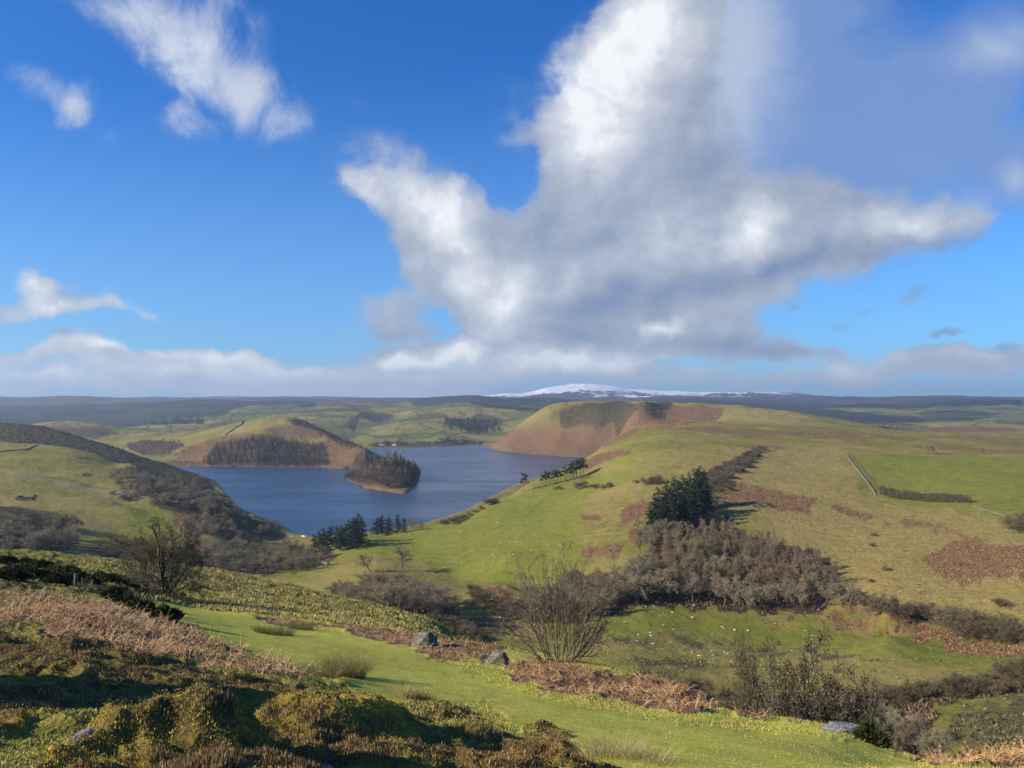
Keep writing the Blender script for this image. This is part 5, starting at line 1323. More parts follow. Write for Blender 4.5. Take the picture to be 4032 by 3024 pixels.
# ------------------------------------------------------------------ tufts of rush and long grass
def tuft(name, label, px, py, ymin, ymax, n, h, rad_, cols, wts, group=None):
    x0, y0, z0 = spot(px, py, ymin, ymax)
    rx = rad_ * np.sqrt(RN.random(n)); a = RN.uniform(0, 6.283, n)
    x = np.cos(a) * rx; y = np.sin(a) * rx
    zz = ground(x + x0, y + y0) - z0
    hgt = RN.uniform(.55, 1.0, n) * h; S = []; T_ = []
    p = np.stack([x, y, zz - .03], -1); out = np.stack([x / rad_ * .5 + RN.normal(0, .16, n), y / rad_ * .5 + RN.normal(0, .16, n), np.ones(n)], -1)
    tint = pal(cols, wts, n); r = RN.uniform(.0018, .0035, n)
    for k in range(3):
        d = out / np.linalg.norm(out, axis=1, keepdims=True) * (hgt / 3)[:, None]; q = p + d
        S.append(np.concatenate([p, q, r[:, None], (r * .6)[:, None]], 1)); T_.append(tint); p = q; r = r * .6; out = out * np.array([1.6, 1.6, .92])
    V, Q = tubes(np.concatenate(S), 3)
    me = new_mesh(name, V, Q, [M_RUSH]); pcol(me, 'tint', np.repeat(np.concatenate(T_), 6, 0))
    o = link(name, me); o.location = (x0, y0, z0); o['label'] = label; o['category'] = 'grass tuft'
    if group: o['group'] = group
DK = [(.075, .075, .025), (.14, .12, .05), (.045, .05, .02)]; PALE = [(.50, .40, .22), (.38, .32, .15), (.24, .22, .07)]
tuft('rush_tuft', 'dark rush clump on the far edge of the path, in front of the grassy spur', 1080, 2497, 14, 45, 900, .42, .62, DK, [3, 2, 2])
tuft('rush_tuft', 'smaller dark rush clump just right of the wide dark one by the spur', 1185, 2478, 14, 45, 600, .38, .42, DK, [3, 2, 2])
tuft('rush_tuft', 'upright rush clump above the heather mound, casting a long shadow on the path', 1372, 2665, 9, 30, 700, .62, .30, DK + PALE, [3, 3, 2, 1, 1, 1])
tuft('rush_tuft', 'lower rush clump left of the upright one above the heather mound', 1275, 2668, 9, 30, 400, .42, .28, DK + PALE, [2, 2, 2, 2, 1, 1])
tuft('rush_tuft', 'dark low heather clump with rush at the top of the yellow mound', 1650, 2750, 7, 20, 500, .22, .25, DK, [2, 2, 2])
tuft('grass_tuft', 'tall pale dry grass tuft in the bottom middle beside the path', 2400, 2975, 6, 14, 420, .38, .36, PALE, [3, 3, 2])
tuft('grass_tuft', 'thin pale grass tuft right of the tall pale one by the path', 2560, 3000, 6, 14, 160, .30, .26, PALE, [3, 3, 2])
tuft('grass_tuft', 'wispy pale grass standing between the mound and the path', 1580, 2745, 7, 20, 130, .38, .22, PALE, [3, 3, 2])
tuft('grass_tuft', 'dark twiggy heather tuft in front of the path at the bottom edge', 2160, 3010, 4, 12, 500, .16, .3, [(.11, .065, .035), (.2, .12, .06)], [2, 1])

# ------------------------------------------------------------------ dark gorse bushes
def gorse(name, label, px, py, ymin, ymax, w, h, seed, group=None):
    x0, y0, z0 = spot(px, py, ymin, ymax); r = np.random.default_rng(seed); n = 2600
    d = r.normal(0, 1, (n, 3)); d[:, 2] = np.abs(d[:, 2]); d /= np.linalg.norm(d, axis=1, keepdims=True)
    lump = 1 + .22 * np.sin(d[:, 0] * 5 + seed) * np.sin(d[:, 1] * 4 + seed * 2) + .12 * np.sin(d[:, 2] * 9 + d[:, 0] * 7)
    c = d * np.array([w, w, h]) * (lump * r.uniform(.72, 1.03, n))[:, None]
    t = c + (d + r.normal(0, .5, (n, 3))) * .09; s = np.cross(d, r.normal(0, 1, (n, 3))); s = s / np.linalg.norm(s, axis=1, keepdims=True) * .022
    V = np.stack([c - s, c + s, t], 1).reshape(-1, 3)
    root = bpy.data.objects.new(name, None); COLL.objects.link(root); root.location = (x0, y0, z0 - .05)
    root['label'] = label; root['category'] = 'bush'
    if group: root['group'] = group
    link('foliage', new_mesh(name, V, np.arange(n * 3).reshape(-1, 3), [M_GORSE]), root)
    st_ = [(0, 0, -.1, *(np.array([r.normal(0, .5) * w, r.normal(0, .5) * w, h * .8])), .025, .01) for _ in range(9)]
    tv = tubes(st_, 4); link('stems', new_mesh(name + '_stems', tv[0], tv[1], [M_HERO]), root)
gorse('gorse_bush', 'dark gorse bush overhanging the left edge of the path, nearest the camera', 648, 2445, 14, 45, .36, .36, 1)
gorse('gorse_bush', 'dark gorse bush second along the left edge of the path', 560, 2405, 16, 45, .34, .32, 2)
gorse('gorse_bush', 'dark gorse bush at the bend where the path begins', 500, 2385, 18, 50, .4, .38, 3)
gorse('gorse_bush', 'small dark gorse bush left of the path bend', 455, 2362, 18, 50, .5, .45, 4)
gorse('gorse_bush', 'small bush of yellow brown gorse right of the flat slab on the brow', 3425, 2925, 8, 20, .20, .24, 5)
gr = 'gorse scrub below the left skyline'
for k, (px, py, w, h) in enumerate([(100,2225,.9,.6),(150,2240,1.0,.7),(210,2262,1.1,.8),(260,2275,1.1,.8),(300,2290,1.0,.8),(60,2255,1.2,.7),(120,2275,1.2,.7),(20,2225,1.0,.6),(390,2285,1.1,.7),(430,2305,1.0,.8),(480,2312,.9,.6),(515,2330,.7,.5),(350,2300,.8,.5),(180,2215,.8,.5),(30,2285,1.1,.7),(440,2335,.7,.5),(560,2345,.5,.4),(220,2300,.9,.6)]):
    gorse('gorse_bush', 'dark gorse bush in the scrub below the left skyline', px, py, 24, 90, w * .55, h * .62, 20 + k, gr)
# ------------------------------------------------------------------ ground cover of the middle distance as small standing clumps
def clumps(name, label, cat, mask, n, px0, px1, y0, y1, h, w, cols, wts, thr=.35):
    x, y, z = strew(mask, n, px0, px1, y0, y1, thr)
    k = 3; x, y, z = (np.repeat(v, k) for v in (x, y, z)); m = len(x)
    sc = np.repeat(RN.uniform(.6, 1.4, m // k), k)
    x = x + RN.normal(0, w * .35, m); y = y + RN.normal(0, w * .35, m)
    tint = np.repeat(pal(cols, wts, m // k), k, 0) * RN.uniform(.8, 1.2, (m, 1))
    me = blades(x, y, z, RN.uniform(.6, 1.1, m) * h * sc, RN.uniform(.6, 1.2, m) * w * sc, RN.uniform(.1, .9, m), tint, name, M_GRASS, base=-.05)
    link(name, me, kind='stuff', label=label, category=cat); print(name, m)
BR_C = [(.26, .145, .072), (.17, .088, .045), (.34, .21, .11), (.23, .175, .08)]
noi = vnoise(WX, WY, 14, 4, .6, 2)
clumps('bracken_cover', 'rusty dead bracken standing in patches on the middle slopes', 'bracken', np.clip(bracken + noi * .35, 0, 1), 170000, -150, 4200, 280, 1500, .7, .55, BR_C, [4, 3, 2, 2], .4)
clumps('bracken_cover', 'rusty bracken over the slopes on the far side of the lake', 'bracken', np.clip(bracken + noi * .25, 0, 1), 110000, 500, 4200, 1500, 2700, 1.3, 1.7, BR_C, [3, 3, 2, 2], .4)
clumps('heather_cover', 'dark heather and gorse on the crown of the brown headland and the shaded ridge', 'heather', np.clip(heath * (WY < 3000) + noi * .2, 0, 1), 60000, -150, 3000, 800, 2900, 1.5, 2.2, [(.06, .052, .030), (.04, .040, .022), (.09, .078, .038)], [3, 3, 2], .4)
clumps('rough_grass', 'tussocky straw coloured grass over the rough right-hand slope', 'grass', np.clip(rough * (1 - woodfloor) + noi * .3, 0, 1) * (WY > 150), 170000, -150, 4200, 150, 1100, .32, .5, [(.36, .29, .12), (.28, .24, .08), (.22, .20, .065), (.42, .34, .16)], [3, 3, 2, 2], .35)
clumps('rushes', 'dark rush beds across the valley meadow and the small bog', 'rushes', np.clip(rush + noi * .3, 0, 1) * (WY > 120), 34000, 1500, 4200, 130, 420, .7, .45, [(.12, .11, .05), (.20, .17, .08), (.08, .08, .035)], [3, 2, 2], .45)
clumps('undergrowth', 'brown undergrowth and brambles on the floor of the woods and gullies', 'undergrowth', woodfloor * (WY > 150), 90000, -150, 4200, 160, 1300, 1.0, .9, [(.15, .10, .06), (.22, .15, .09), (.09, .075, .04), (.12, .12, .05)], [3, 2, 2, 1], .4)
clumps('pasture', 'short sheep-cropped pasture on the slopes beside the lake', 'grass', ((WY > 240) & (WY < 1200) & (ZF > 2)) * (1 - woodfloor) * .6 * (1 - bracken), 90000, -150, 4200, 240, 1150, .14, .5, [(.24, .24, .06), (.17, .18, .04), (.30, .27, .09)], [3, 2, 2], .3)
# ------------------------------------------------------------------ boulders
def stone(name, c1, c2, lich, sc=5.0):
    m, t, b = material(name)
    g = t.new('ShaderNodeNewGeometry')
    n1 = t.noise(g.outputs['Position'], sc, 7, .65); n2 = t.noise(g.outputs['Position'], sc * 2.6, 5, .6)
    c = t.mix(t.ss(n1, .35, .65), c1, c2); c = t.mix(t.math('MULTIPLY', t.ss(n2, .56, .66), .75), c, lich)
    vr = t.new('ShaderNodeTexVoronoi', feature='DISTANCE_TO_EDGE'); t.put(vr.inputs['Vector'], t.vmath('MULTIPLY', g.outputs['Position'], (1.0, 1.0, 2.2))); vr.inputs['Scale'].default_value = sc * .55
    crack = t.ss(vr.outputs[0], 0, .035, 1, 0)
    c = t.mix(t.math('MULTIPLY', crack, .5), c, (.03, .028, .022))
    t.put(b.inputs['Base Color'], c)
    bp = t.new('ShaderNodeBump'); bp.inputs['Strength'].default_value = .9; bp.inputs['Distance'].default_value = .05
    t.put(bp.inputs['Height'], t.math('SUBTRACT', n1, t.math('MULTIPLY', crack, .5))); t.l.new(bp.outputs[0], b.inputs['Normal'])
    return m
M_STONE = stone('grey_green_stone', (.10, .098, .075), (.175, .17, .135), (.10, .11, .04))
M_STONE2 = stone('pale_grey_rock', (.17, .17, .155), (.29, .285, .265), (.09, .09, .055), 9)
import bmesh
def boulder(name, label, x, y, z, sx, sy, sz, cuts, rot, seed, mat, sink=.25):
    bm = bmesh.new(); bmesh.ops.create_icosphere(bm, subdivisions=5, radius=1.0)
    rng = random.Random(seed)
    planes = [(Vector(c[:3]).normalized(), c[3]) for c in cuts]
    for _ in range(7): planes.append((Vector((rng.gauss(0, 1), rng.gauss(0, 1), rng.gauss(0, .7))).normalized(), rng.uniform(.72, .92)))
    for v in bm.verts:
        p = v.co.copy()
        for _ in range(2):
            for nrm, dd in planes:
                e = p.dot(nrm) - dd
                if e > 0: p -= nrm * e * .96
        v.co = p
    co = np.array([v.co[:] for v in bm.verts])
    nz = vnoise(co[:, 0] * 1.3 + seed, co[:, 1] * 1.3 + co[:, 2] * 1.7, .5, 4, .55, seed % 5) * .045
    for v, q in zip(bm.verts, nz): v.co *= (1 + q); v.co = Vector((v.co.x * sx, v.co.y * sy, v.co.z * sz))
    me = bpy.data.meshes.new(name); bm.to_mesh(me); bm.free(); me.materials.append(mat)
    o = link(name, me, label=label, category='rock'); o.location = (x, y, z + sz * (1 - 2 * sink)); o.rotation_euler = [rad(a) for a in rot]
    return o
def rock_at(px, py, ymin, ymax, *a, **k):
    x, y, z = spot(px, py, ymin, ymax); return x, y, z
x, y, z = spot(1675, 2545, 14, 40)
s1 = y / FPX
boulder('boulder', 'upright mossy grey boulder with a broken right face beside the path', x, y, z, 56 * s1, 40 * s1, 46 * s1, [(-.9, -.4, .55, .55), (.8, -.5, .2, .62), (0, 0, 1, .82), (-.2, -1, .1, .7), (.6, .3, .9, .75)], (0, 0, 8), 3, M_STONE, .22)
x, y, z = spot(1955, 2612, 12, 40)
s1 = y / FPX
boulder('boulder', 'leaning slab-like grey boulder in front of the tall bare shrub', x, y, z, 60 * s1, 36 * s1, 38 * s1, [(-.75, -.25, .75, .36), (.95, -.2, .1, .70), (0, -1, 0, .65), (.3, 0, 1, .85)], (0, -10, -6), 5, M_STONE, .25)
x, y, z = spot(3320, 2892, 8, 25)
s1 = y / FPX
boulder('boulder', 'flat pale slab lying on the brow in front of the thorn bushes', x, y, z, 84 * s1, 50 * s1, 34 * s1, [(0, 0, 1, .5), (-.6, -.2, .85, .5), (1, -.1, .1, .8), (0, -1, .1, .7)], (0, 3, 0), 9, M_STONE2, .38)
def rocks(lst, ymin, ymax, mat, seed):
    for k, (px, py, w, h, rot, lab) in enumerate(lst):
        x, y, z = spot(px, py, ymin, ymax); s = y / FPX
        boulder('rock', lab, x, y, z, w * s / 2, w * s * .34, h * s, [(0, 0, 1, .75), (-.5, -.6, .5, .7)], (0, rot, 20 * k), seed + k, mat, .34)
rocks([(352, 2838, 90, 26, 0, 'pale rock at the left end of the small outcrop in the grass'), (430, 2845, 85, 34, 10, 'pale rock at the right end of the small outcrop in the grass'), (292, 2850, 60, 16, 0, 'low flat stone left of the small outcrop in the grass'),
       (330, 2955, 90, 30, -12, 'long grey rock showing through the turf near the bottom left'), (262, 3005, 80, 30, -20, 'grey rock end sinking into the turf at the bottom left'), (1285, 3010, 90, 18, 0, 'pale stone among the heather at the bottom edge'), (1222, 2725, 40, 12, 0, 'small pale stone at the top of the heather mound'),
       (915, 2790, 70, 14, 0, 'weathered flat stone in the shaded heather')], 3, 12, M_STONE2, 40)
rocks([(872, 2362, 22, 10, 0, 'single dark stone on the near side of the grassy spur'), (148, 2288, 26, 9, 0, 'small pale stone among the gorse at the left'), (205, 2202, 22, 6, 0, 'white stone on the left skyline')], 20, 100, M_STONE, 60)

# ------------------------------------------------------------------ posts and fences
M_WOOD = bark('weathered_wood', (.10, .088, .065), (.20, .18, .135), .3, 14)
M_WIRE, _t, _b = material('wire'); _b.inputs['Base Color'].default_value = (.25, .25, .24, 1); _b.inputs['Metallic'].default_value = .8; _b.inputs['Roughness'].default_value = .5
def fence(label, pts, h, r, wires, ymin, ymax, gap=None, rails=False):
    P3 = [spot(a, b, ymin, ymax) for a, b in pts]
    if gap:
        Q3 = []
        for a, b in zip(P3[:-1], P3[1:]):
            d = math.hypot(b[0] - a[0], b[1] - a[1]); n = max(1, int(d / gap))
            for k in range(n):
                x = a[0] + (b[0] - a[0]) * k / n; y = a[1] + (b[1] - a[1]) * k / n; Q3.append((x, y, float(ground(x, y))))
        P3 = Q3 + [P3[-1]]
    root = bpy.data.objects.new('fence', None); COLL.objects.link(root); root.location = P3[0]; root['label'] = label; root['category'] = 'fence'
    R = random.Random(len(label)); o = Vector(P3[0])
    for q in P3:
        p = Vector(q) - o
        v, f = tubes([(p.x, p.y, p.z - .3, p.x + R.gauss(0, .04) * h, p.y, p.z + h * R.uniform(.9, 1.05), r, r * .9), (p.x + 0, p.y, p.z + h * .9, p.x, p.y, p.z + h * .98, r * .9, r * .5)], 8)
        link('post', new_mesh('post', v, f, [M_WOOD]), root)
    seg = []
    for a, b in zip(P3[:-1], P3[1:]):
        for wv in wires:
            A_ = Vector(a) - o; B_ = Vector(b) - o
            seg.append((A_.x, A_.y, A_.z + h * wv, B_.x, B_.y, B_.z + h * wv, .03 if rails else .003, .03 if rails else .003))
    v, f = tubes(seg, 4); link('rail' if rails else 'wire', new_mesh('wire', v, f, [M_WOOD if rails else M_WIRE]), root)
fence('weathered wooden post and low rail fence in the gorse left of the hawthorn', [(293, 2298), (325, 2302), (365, 2312)], .34, .035, (.45, .75), 22, 70)
fence('thin wire fence with short dark posts along the far edge of the path', [(880, 2388), (935, 2398), (1080, 2425), (1230, 2455), (1400, 2478)], .38, .018, (.8,), 22, 60)
fence('pale post fence across the rough slope below the plateau', [(2935, 1905), (3080, 1922), (3230, 1935), (3360, 1945)], 1.3, .16, (.4, .8), 450, 1000, gap=9, rails=True)
fence('wire fence with dark posts beside the meadow in the valley bottom', [(3740, 2772), (3860, 2768), (4030, 2755)], 1.2, .06, (.5, .85), 150, 260, gap=3.5)
def post_single(px, py, ymin, ymax, h, label):
    x, y, z = spot(px, py, ymin, ymax)
    v, f = tubes([(0, 0, -.3, .02, 0, h, .075, .07), (.02, 0, h, .02, 0, h + .03, .07, .03)], 8)
    o = link('post', new_mesh('gate_post', v, f, [M_WOOD], smooth=False), label=label, category='post'); o.location = (x, y, z)
post_single(297, 2310, 22, 70, .52, 'stout grey wooden post standing in front of the low rail fence')

# ------------------------------------------------------------------ power poles
def pole(px, py, h, label):
    x, y, z = spot(px, py, 600, 1000)
    root = bpy.data.objects.new('power_pole', None); COLL.objects.link(root); root.location = (x, y, z); root['label'] = label; root['category'] = 'pole'
    v, f = tubes([(0, 0, -.5, 0, 0, h, .2, .15)], 8); link('mast', new_mesh('mast', v, f, [M_WOOD]), root)
    v, f = tubes([(-1.1, 0, h - .5, 1.1, 0, h - .5, .09, .09)], 6); link('crossarm', new_mesh('crossarm', v, f, [M_WOOD]), root)
    for k in (-1, 0, 1):
        v, f = tubes([(k, 0, h - .45, k, 0, h - .1, .09, .06)], 6); link('insulator', new_mesh('insulator', v, f, [M_WIRE]), root)
pole(1515, 2123, 8.5, 'pale power pole in front of the lakeside conifers')
pole(1731, 2066, 8.5, 'power pole at the foot of the hill edge by the lake')
pole(1909, 1984, 8.5, 'power pole beside the dark bushes higher on the hill edge')

# ------------------------------------------------------------------ sheep
M_WOOL, _t, _b = material('wool'); _g = _t.new('ShaderNodeNewGeometry'); _t.put(_b.inputs['Base Color'], _t.mix(_t.noise(_g.outputs['Position'], 6, 3), (.50, .46, .36), (.74, .70, .58)))
M_FACE, _t, _b = material('sheep_face'); _b.inputs['Base Color'].default_value = (.30, .26, .20, 1)
def sheep_mesh(grazing):
    """one body skinned round a skeleton: barrel, neck, head, tail, four jointed legs"""
    V = [(-.48, 0, .62), (-.22, 0, .64), (.12, 0, .62), (.40, 0, .66)]; R_ = [.21, .28, .28, .22]
    E = [(0, 1), (1, 2), (2, 3)]
    hd = [(.58, 0, .52), (.70, 0, .30), (.80, 0, .14)] if grazing else [(.55, 0, .82), (.62, 0, .95), (.80, 0, .90)]
    for k, (p, r) in enumerate(zip(hd, (.13, .105, .065))): V.append(p); R_.append(r); E.append((3 if k == 0 else len(V) - 2, len(V) - 1))
    V.append((-.64, 0, .50)); R_.append(.05); E.append((0, len(V) - 1))
    for bx, j, s in ((-.44, 0, -1), (-.44, 0, 1), (.34, 3, -1), (.34, 3, 1)):
        for k, (dx, zz, r) in enumerate(((0, .46, .10), (-.03 if bx > 0 else .05, .28, .05), (-.02 if bx > 0 else -.05, .14, .036), (0, .0, .04))):
            V.append((bx + dx, s * .14, zz)); R_.append(r); E.append((j if k == 0 else len(V) - 2, len(V) - 1))
    me = bpy.data.meshes.new('sheep_skeleton'); me.from_pydata(V, E, [])
    o = bpy.data.objects.new('sheep_tmp', me); COLL.objects.link(o)
    o.modifiers.new('s', 'SKIN'); o.modifiers.new('d', 'SUBSURF').levels = 1
    sv = me.skin_vertices[0].data
    for i, r in enumerate(R_): sv[i].radius = (r, r); sv[i].use_root = (i == 1)
    dg = bpy.context.evaluated_depsgraph_get(); dg.update()
    out = bpy.data.meshes.new_from_object(o.evaluated_get(dg)); out.name = 'sheep'
    out.materials.clear(); out.materials.append(M_WOOL); out.materials.append(M_FACE)
    for p in out.polygons:
        c = p.center
        p.material_index = 1 if (c.x > .66 or c.z < .33 and c.x < .6) else 0
        p.use_smooth = True
    bpy.data.objects.remove(o)
    return out
SHM = [sheep_mesh(True), sheep_mesh(True), sheep_mesh(False)]
def sheep(lst, sc, ox, oy, ymin, ymax, label, group, size=.78):
    R = random.Random(len(group))
    for k, (a, b) in enumerate(lst):
        x, y, z = spot(ox + a / sc, oy + b / sc + 3, ymin, ymax)
        o = link('sheep', SHM[k % 3], label=label, category='sheep', group=group)
        o.location = (x, y, z - .02); o.rotation_euler = (0, 0, R.choice([0, math.pi]) + R.uniform(-.7, .7)); s = size * R.uniform(.9, 1.1); o.scale = (s, s, s)
sheep([(922,1043),(1018,1014),(1160,994),(1318,1033),(1052,1063),(1275,1091),(1180,1104),(1241,1117),(1278,1114),(1292,1119),(924,1126),(1175,1126),(1268,1156),(1376,1168),(998,1176),(1130,1196),(1182,1199),(1260,1202),(1252,1214),(1140,1219),(1376,1222)],
      1.6385, 1250, 1450, 380, 900, 'white sheep scattered on the broad green slope beside the lake', 'sheep on the broad green slope')
sheep([(928,273),(1076,295),(1119,294),(818,302),(1068,288)], 1.6385, 1250, 2050, 330, 900, 'white sheep at the bottom of the green slope near the copse', 'sheep near the copse')
sheep([(1080,515),(1285,566),(1217,610),(1175,622)], 1.6385, 1250, 2050, 240, 500, 'white sheep on the small meadow beside the rushy patch', 'sheep on the small meadow')
sheep([(61,341),(106,340),(212,372),(325,401),(163,448),(221,473),(18,500),(86,492),(92,506),(12,533),(100,548),(-60,430),(-110,390)], 1.4439, 2500, 2150, 240, 450, 'white sheep on the knoll below the oaks', 'sheep on the knoll')
sheep([(494,459),(504,467),(566,476),(642,478),(726,380),(794,438),(967,476),(1010,506),(1002,530)], 1.4439, 2500, 2150, 240, 450, 'white sheep on the upper half of the long valley meadow', 'sheep on the upper meadow')
sheep([(324,598),(362,622),(433,592),(441,622),(511,602),(524,610),(587,610),(892,594)], 1.4439, 2500, 2150, 220, 450, 'white sheep among the rushes in the lower half of the meadow', 'sheep among the rushes')
sheep([(370,560),(200,600),(420,650),(270,640),(180,680),(560,720),(350,545),(460,660),(130,590),(640,650),(300,590),(90,640)], 1.6385, 0, 1450, 700, 1400, 'tiny white sheep on the sunlit left hillside above the lane', 'sheep on the left hillside')

# ------------------------------------------------------------------ field walls and hedges
M_WALL = stone('field_wall_stone', (.14, .125, .095), (.22, .20, .155), (.09, .09, .05), 1.2)
def run(pts, ymin, ymax, gap):
    P3 = [spot(a, b, ymin, ymax)[:2] if len(q) == 2 else ((q[0] - 2016) / FPX * q[2], q[2]) for q in pts for a, b in [q[:2]]]
    out = []
    for a, b in zip(P3[:-1], P3[1:]):
        n = max(1, int(math.hypot(b[0] - a[0], b[1] - a[1]) / gap))
        for k in range(n): out.append((a[0] + (b[0] - a[0]) * k / n, a[1] + (b[1] - a[1]) * k / n))
    return np.array(out + [P3[-1]])
def wall(label, pts, ymin, ymax, h, w, gap=2.0):
    p = run(pts, ymin, ymax, gap); z = ground(p[:, 0], p[:, 1]); o0 = np.array([p[0, 0], p[0, 1], z[0]])
    d = np.gradient(p, axis=0); nrm = np.stack([-d[:, 1], d[:, 0]], -1); nrm /= np.linalg.norm(nrm, axis=1, keepdims=True) + 1e-9
    hh = h * (1 + .16 * RN.normal(0, 1, len(p)).clip(-1.5, 1.5)); V = []
    for s, zz, ww in ((-1, -.5, 1.0), (-1, None, .7), (1, None, .7), (1, -.5, 1.0)):
        q = p + nrm * (s * w / 2 * ww); V.append(np.stack([q[:, 0], q[:, 1], z + (hh if zz is None else zz)], -1))
    V = np.stack(V, 1).reshape(-1, 3) - o0; F_ = []
    for k in range(len(p) - 1):
        for j in range(3): F_.append((k * 4 + j, k * 4 + j + 1, k * 4 + j + 5, k * 4 + j + 4))
    e = (len(p) - 1) * 4; F_ += [(0, 3, 2, 1), (e, e + 1, e + 2, e + 3)]
    o = link('stone_wall', new_mesh('stone_wall', V, F_, [M_WALL]), label=label, category='wall'); o.location = o0
def hedge(label, pts, ymin, ymax, h, w, per=26, gap=1.5, twig=.5, mat=None):
    p = run(pts, ymin, ymax, gap); n = len(p) * per; r = RN
    c = np.repeat(p, per, 0) + r.normal(0, w * .33, (n, 2)); lump = 1 + .3 * vnoise(c[:, 0], c[:, 1], 6, 2, .5, 2)
    t = np.abs(r.random(n)) ** .8; off = np.sqrt(np.maximum(0, 1 - t * t * .7))
    z = ground(c[:, 0], c[:, 1]); b = np.stack([c[:, 0], c[:, 1], z + t * h * lump * .85], -1)
    d = r.normal(0, .6, (n, 3)); d[:, 2] = np.abs(d[:, 2]) + .4; d *= (twig * h / 3 * r.uniform(.5, 1.3, n) / np.linalg.norm(d, axis=1))[:, None]
    s = np.cross(d, r.normal(0, 1, (n, 3))); s = s / np.linalg.norm(s, axis=1, keepdims=True) * .05 * h / 2
    o0 = np.array([p[0, 0], p[0, 1], float(ground(p[0, 0], p[0, 1]))])
    V = np.stack([b - s, b + s, b + d], 1).reshape(-1, 3) - o0
    o = link('hedge', new_mesh('hedge', V, np.arange(n * 3).reshape(-1, 3), [mat or M_SHRUB]), label=label, category='hedge'); o.location = o0
wall('pale stone wall running down the left side of the enclosed top field', [(3335, 1793), (3365, 1838), (3405, 1888), (3448, 1948)], 550, 1300, 1.3, .9)
hedge('ragged hedge growing against the wall on the left of the top field', [(3350, 1793), (3385, 1838), (3425, 1888), (3470, 1945)], 550, 1300, 2.6, 1.8, 60)
hedge('thick bushy hedge along the bottom edge of the top field', [(3472, 1946), (3550, 1962), (3650, 1975), (3740, 1980), (3808, 1982)], 450, 900, 7.0, 5.0, 240, twig=.55)
hedge('long thin hedge along the far side of the top field', [(3340, 1795), (3600, 1796), (3850, 1797), (4032, 1802), (4300, 1806)], 700, 1500, 2.2, 1.8, 34)
wall('short stone wall below the top field running down to the gate', [(3825, 1993), (3900, 2012), (3962, 2030)], 450, 800, .6, .5)
wall('long pale wall crossing the brow behind the conifer clump', [(2640, 1688), (2655, 1720), (2690, 1765), (2720, 1800)], 700, 1500, .5, .5)
wall('dark wall running diagonally up the hill beyond the lake', [(885, 1712), (950, 1672), (985, 1652)], 1900, 2700, 3.0, 2.5, 8)
wall('stone wall beside the trees on the valley floor', [(1228, 2218), (1262, 2214), (1290, 2222)], 400, 800, 1.6, 1.2, 1.5)
wall('field wall across the upper part of the left hillside', [(-100, 1785), (0, 1784), (90, 1775), (150, 1753)], 800, 1400, 1.5, 1.2)
hedge('dark hedge beside the lane on the left hillside', [(150, 1878), (260, 1893), (400, 1925), (520, 1950)], 700, 1200, 3.0, 3.0, 40)
for k, (pts, lab) in enumerate([([(1480,1702),(1560,1685),(1650,1668)], 'dark hedge between the upper far fields'), ([(1500,1728),(1560,1712),(1640,1690)], 'dark hedge between the middle far fields'), ([(1560,1735),(1600,1705),(1660,1672)], 'hedge climbing across the far fields'),
                                ([(1470,1745),(1520,1725),(1600,1700)], 'hedge above the far water line'), ([(1670,1672),(1700,1650),(1760,1630)], 'hedge climbing to the top far field'), ([(640,1660),(760,1640),(900,1622)], 'dark hedge across the green plateau at the left'),
                                ([(560,1700),(700,1672),(850,1668)], 'hedge along the fields beyond the left lake arm'), ([(1000,1625),(1100,1612),(1250,1600)], 'thin hedge across the highest green fields'), ([(420,1752),(520,1735),(640,1712),(720,1690)], 'hedge climbing from the head of the lake arm'),
                                ([(3620,1628),(3800,1605),(3990,1592)], 'hedge crossing the green hill at the far right')]):
    hedge(lab, pts, 2300 if k != 9 else 4000, 6200, 8, 8, 14, 9, .7, M_NEEDLE2)

# ------------------------------------------------------------------ gate at the end of the short wall
x, y, z = spot(3968, 2032, 450, 800)
root = bpy.data.objects.new('gate', None); COLL.objects.link(root); root.location = (x, y, z); root['label'] = 'small pale wooden gate at the end of the short wall'; root['category'] = 'gate'
for k in (0, 4.2):
    v, f = tubes([(k, 0, -.3, k, 0, 1.5, .14, .12)], 6); link('post', new_mesh('post', v, f, [M_WOOD]), root)
v, f = tubes([(0, 0, .3 + .3 * k, 4.2, 0, .3 + .3 * k, .07, .07) for k in range(4)] + [(0, 0, .3, 4.2, 0, 1.2, .06, .06)], 4); link('bars', new_mesh('gate_bars', v, f, [M_WOOD]), root)

# ------------------------------------------------------------------ dead snag on the meadow
x, y, z = spot(3012, 2455, 240, 450)
spec_min = .05
L_ = grow(random.Random(4), [((0, 0, 0), (-.7, 0, .8), 4.5, .22)], [(5, .45, 45, 4, 0), (3, .5, 40, 2, 0)], .2)
tv = tubes([s for l in L_ for s in l], 5); o = link('dead_tree', new_mesh('dead_tree', tv[0], tv[1], [M_TRUNK]), label='broken dead tree leaning on the open valley meadow', category='tree'); o.location = (x, y, z - .1)

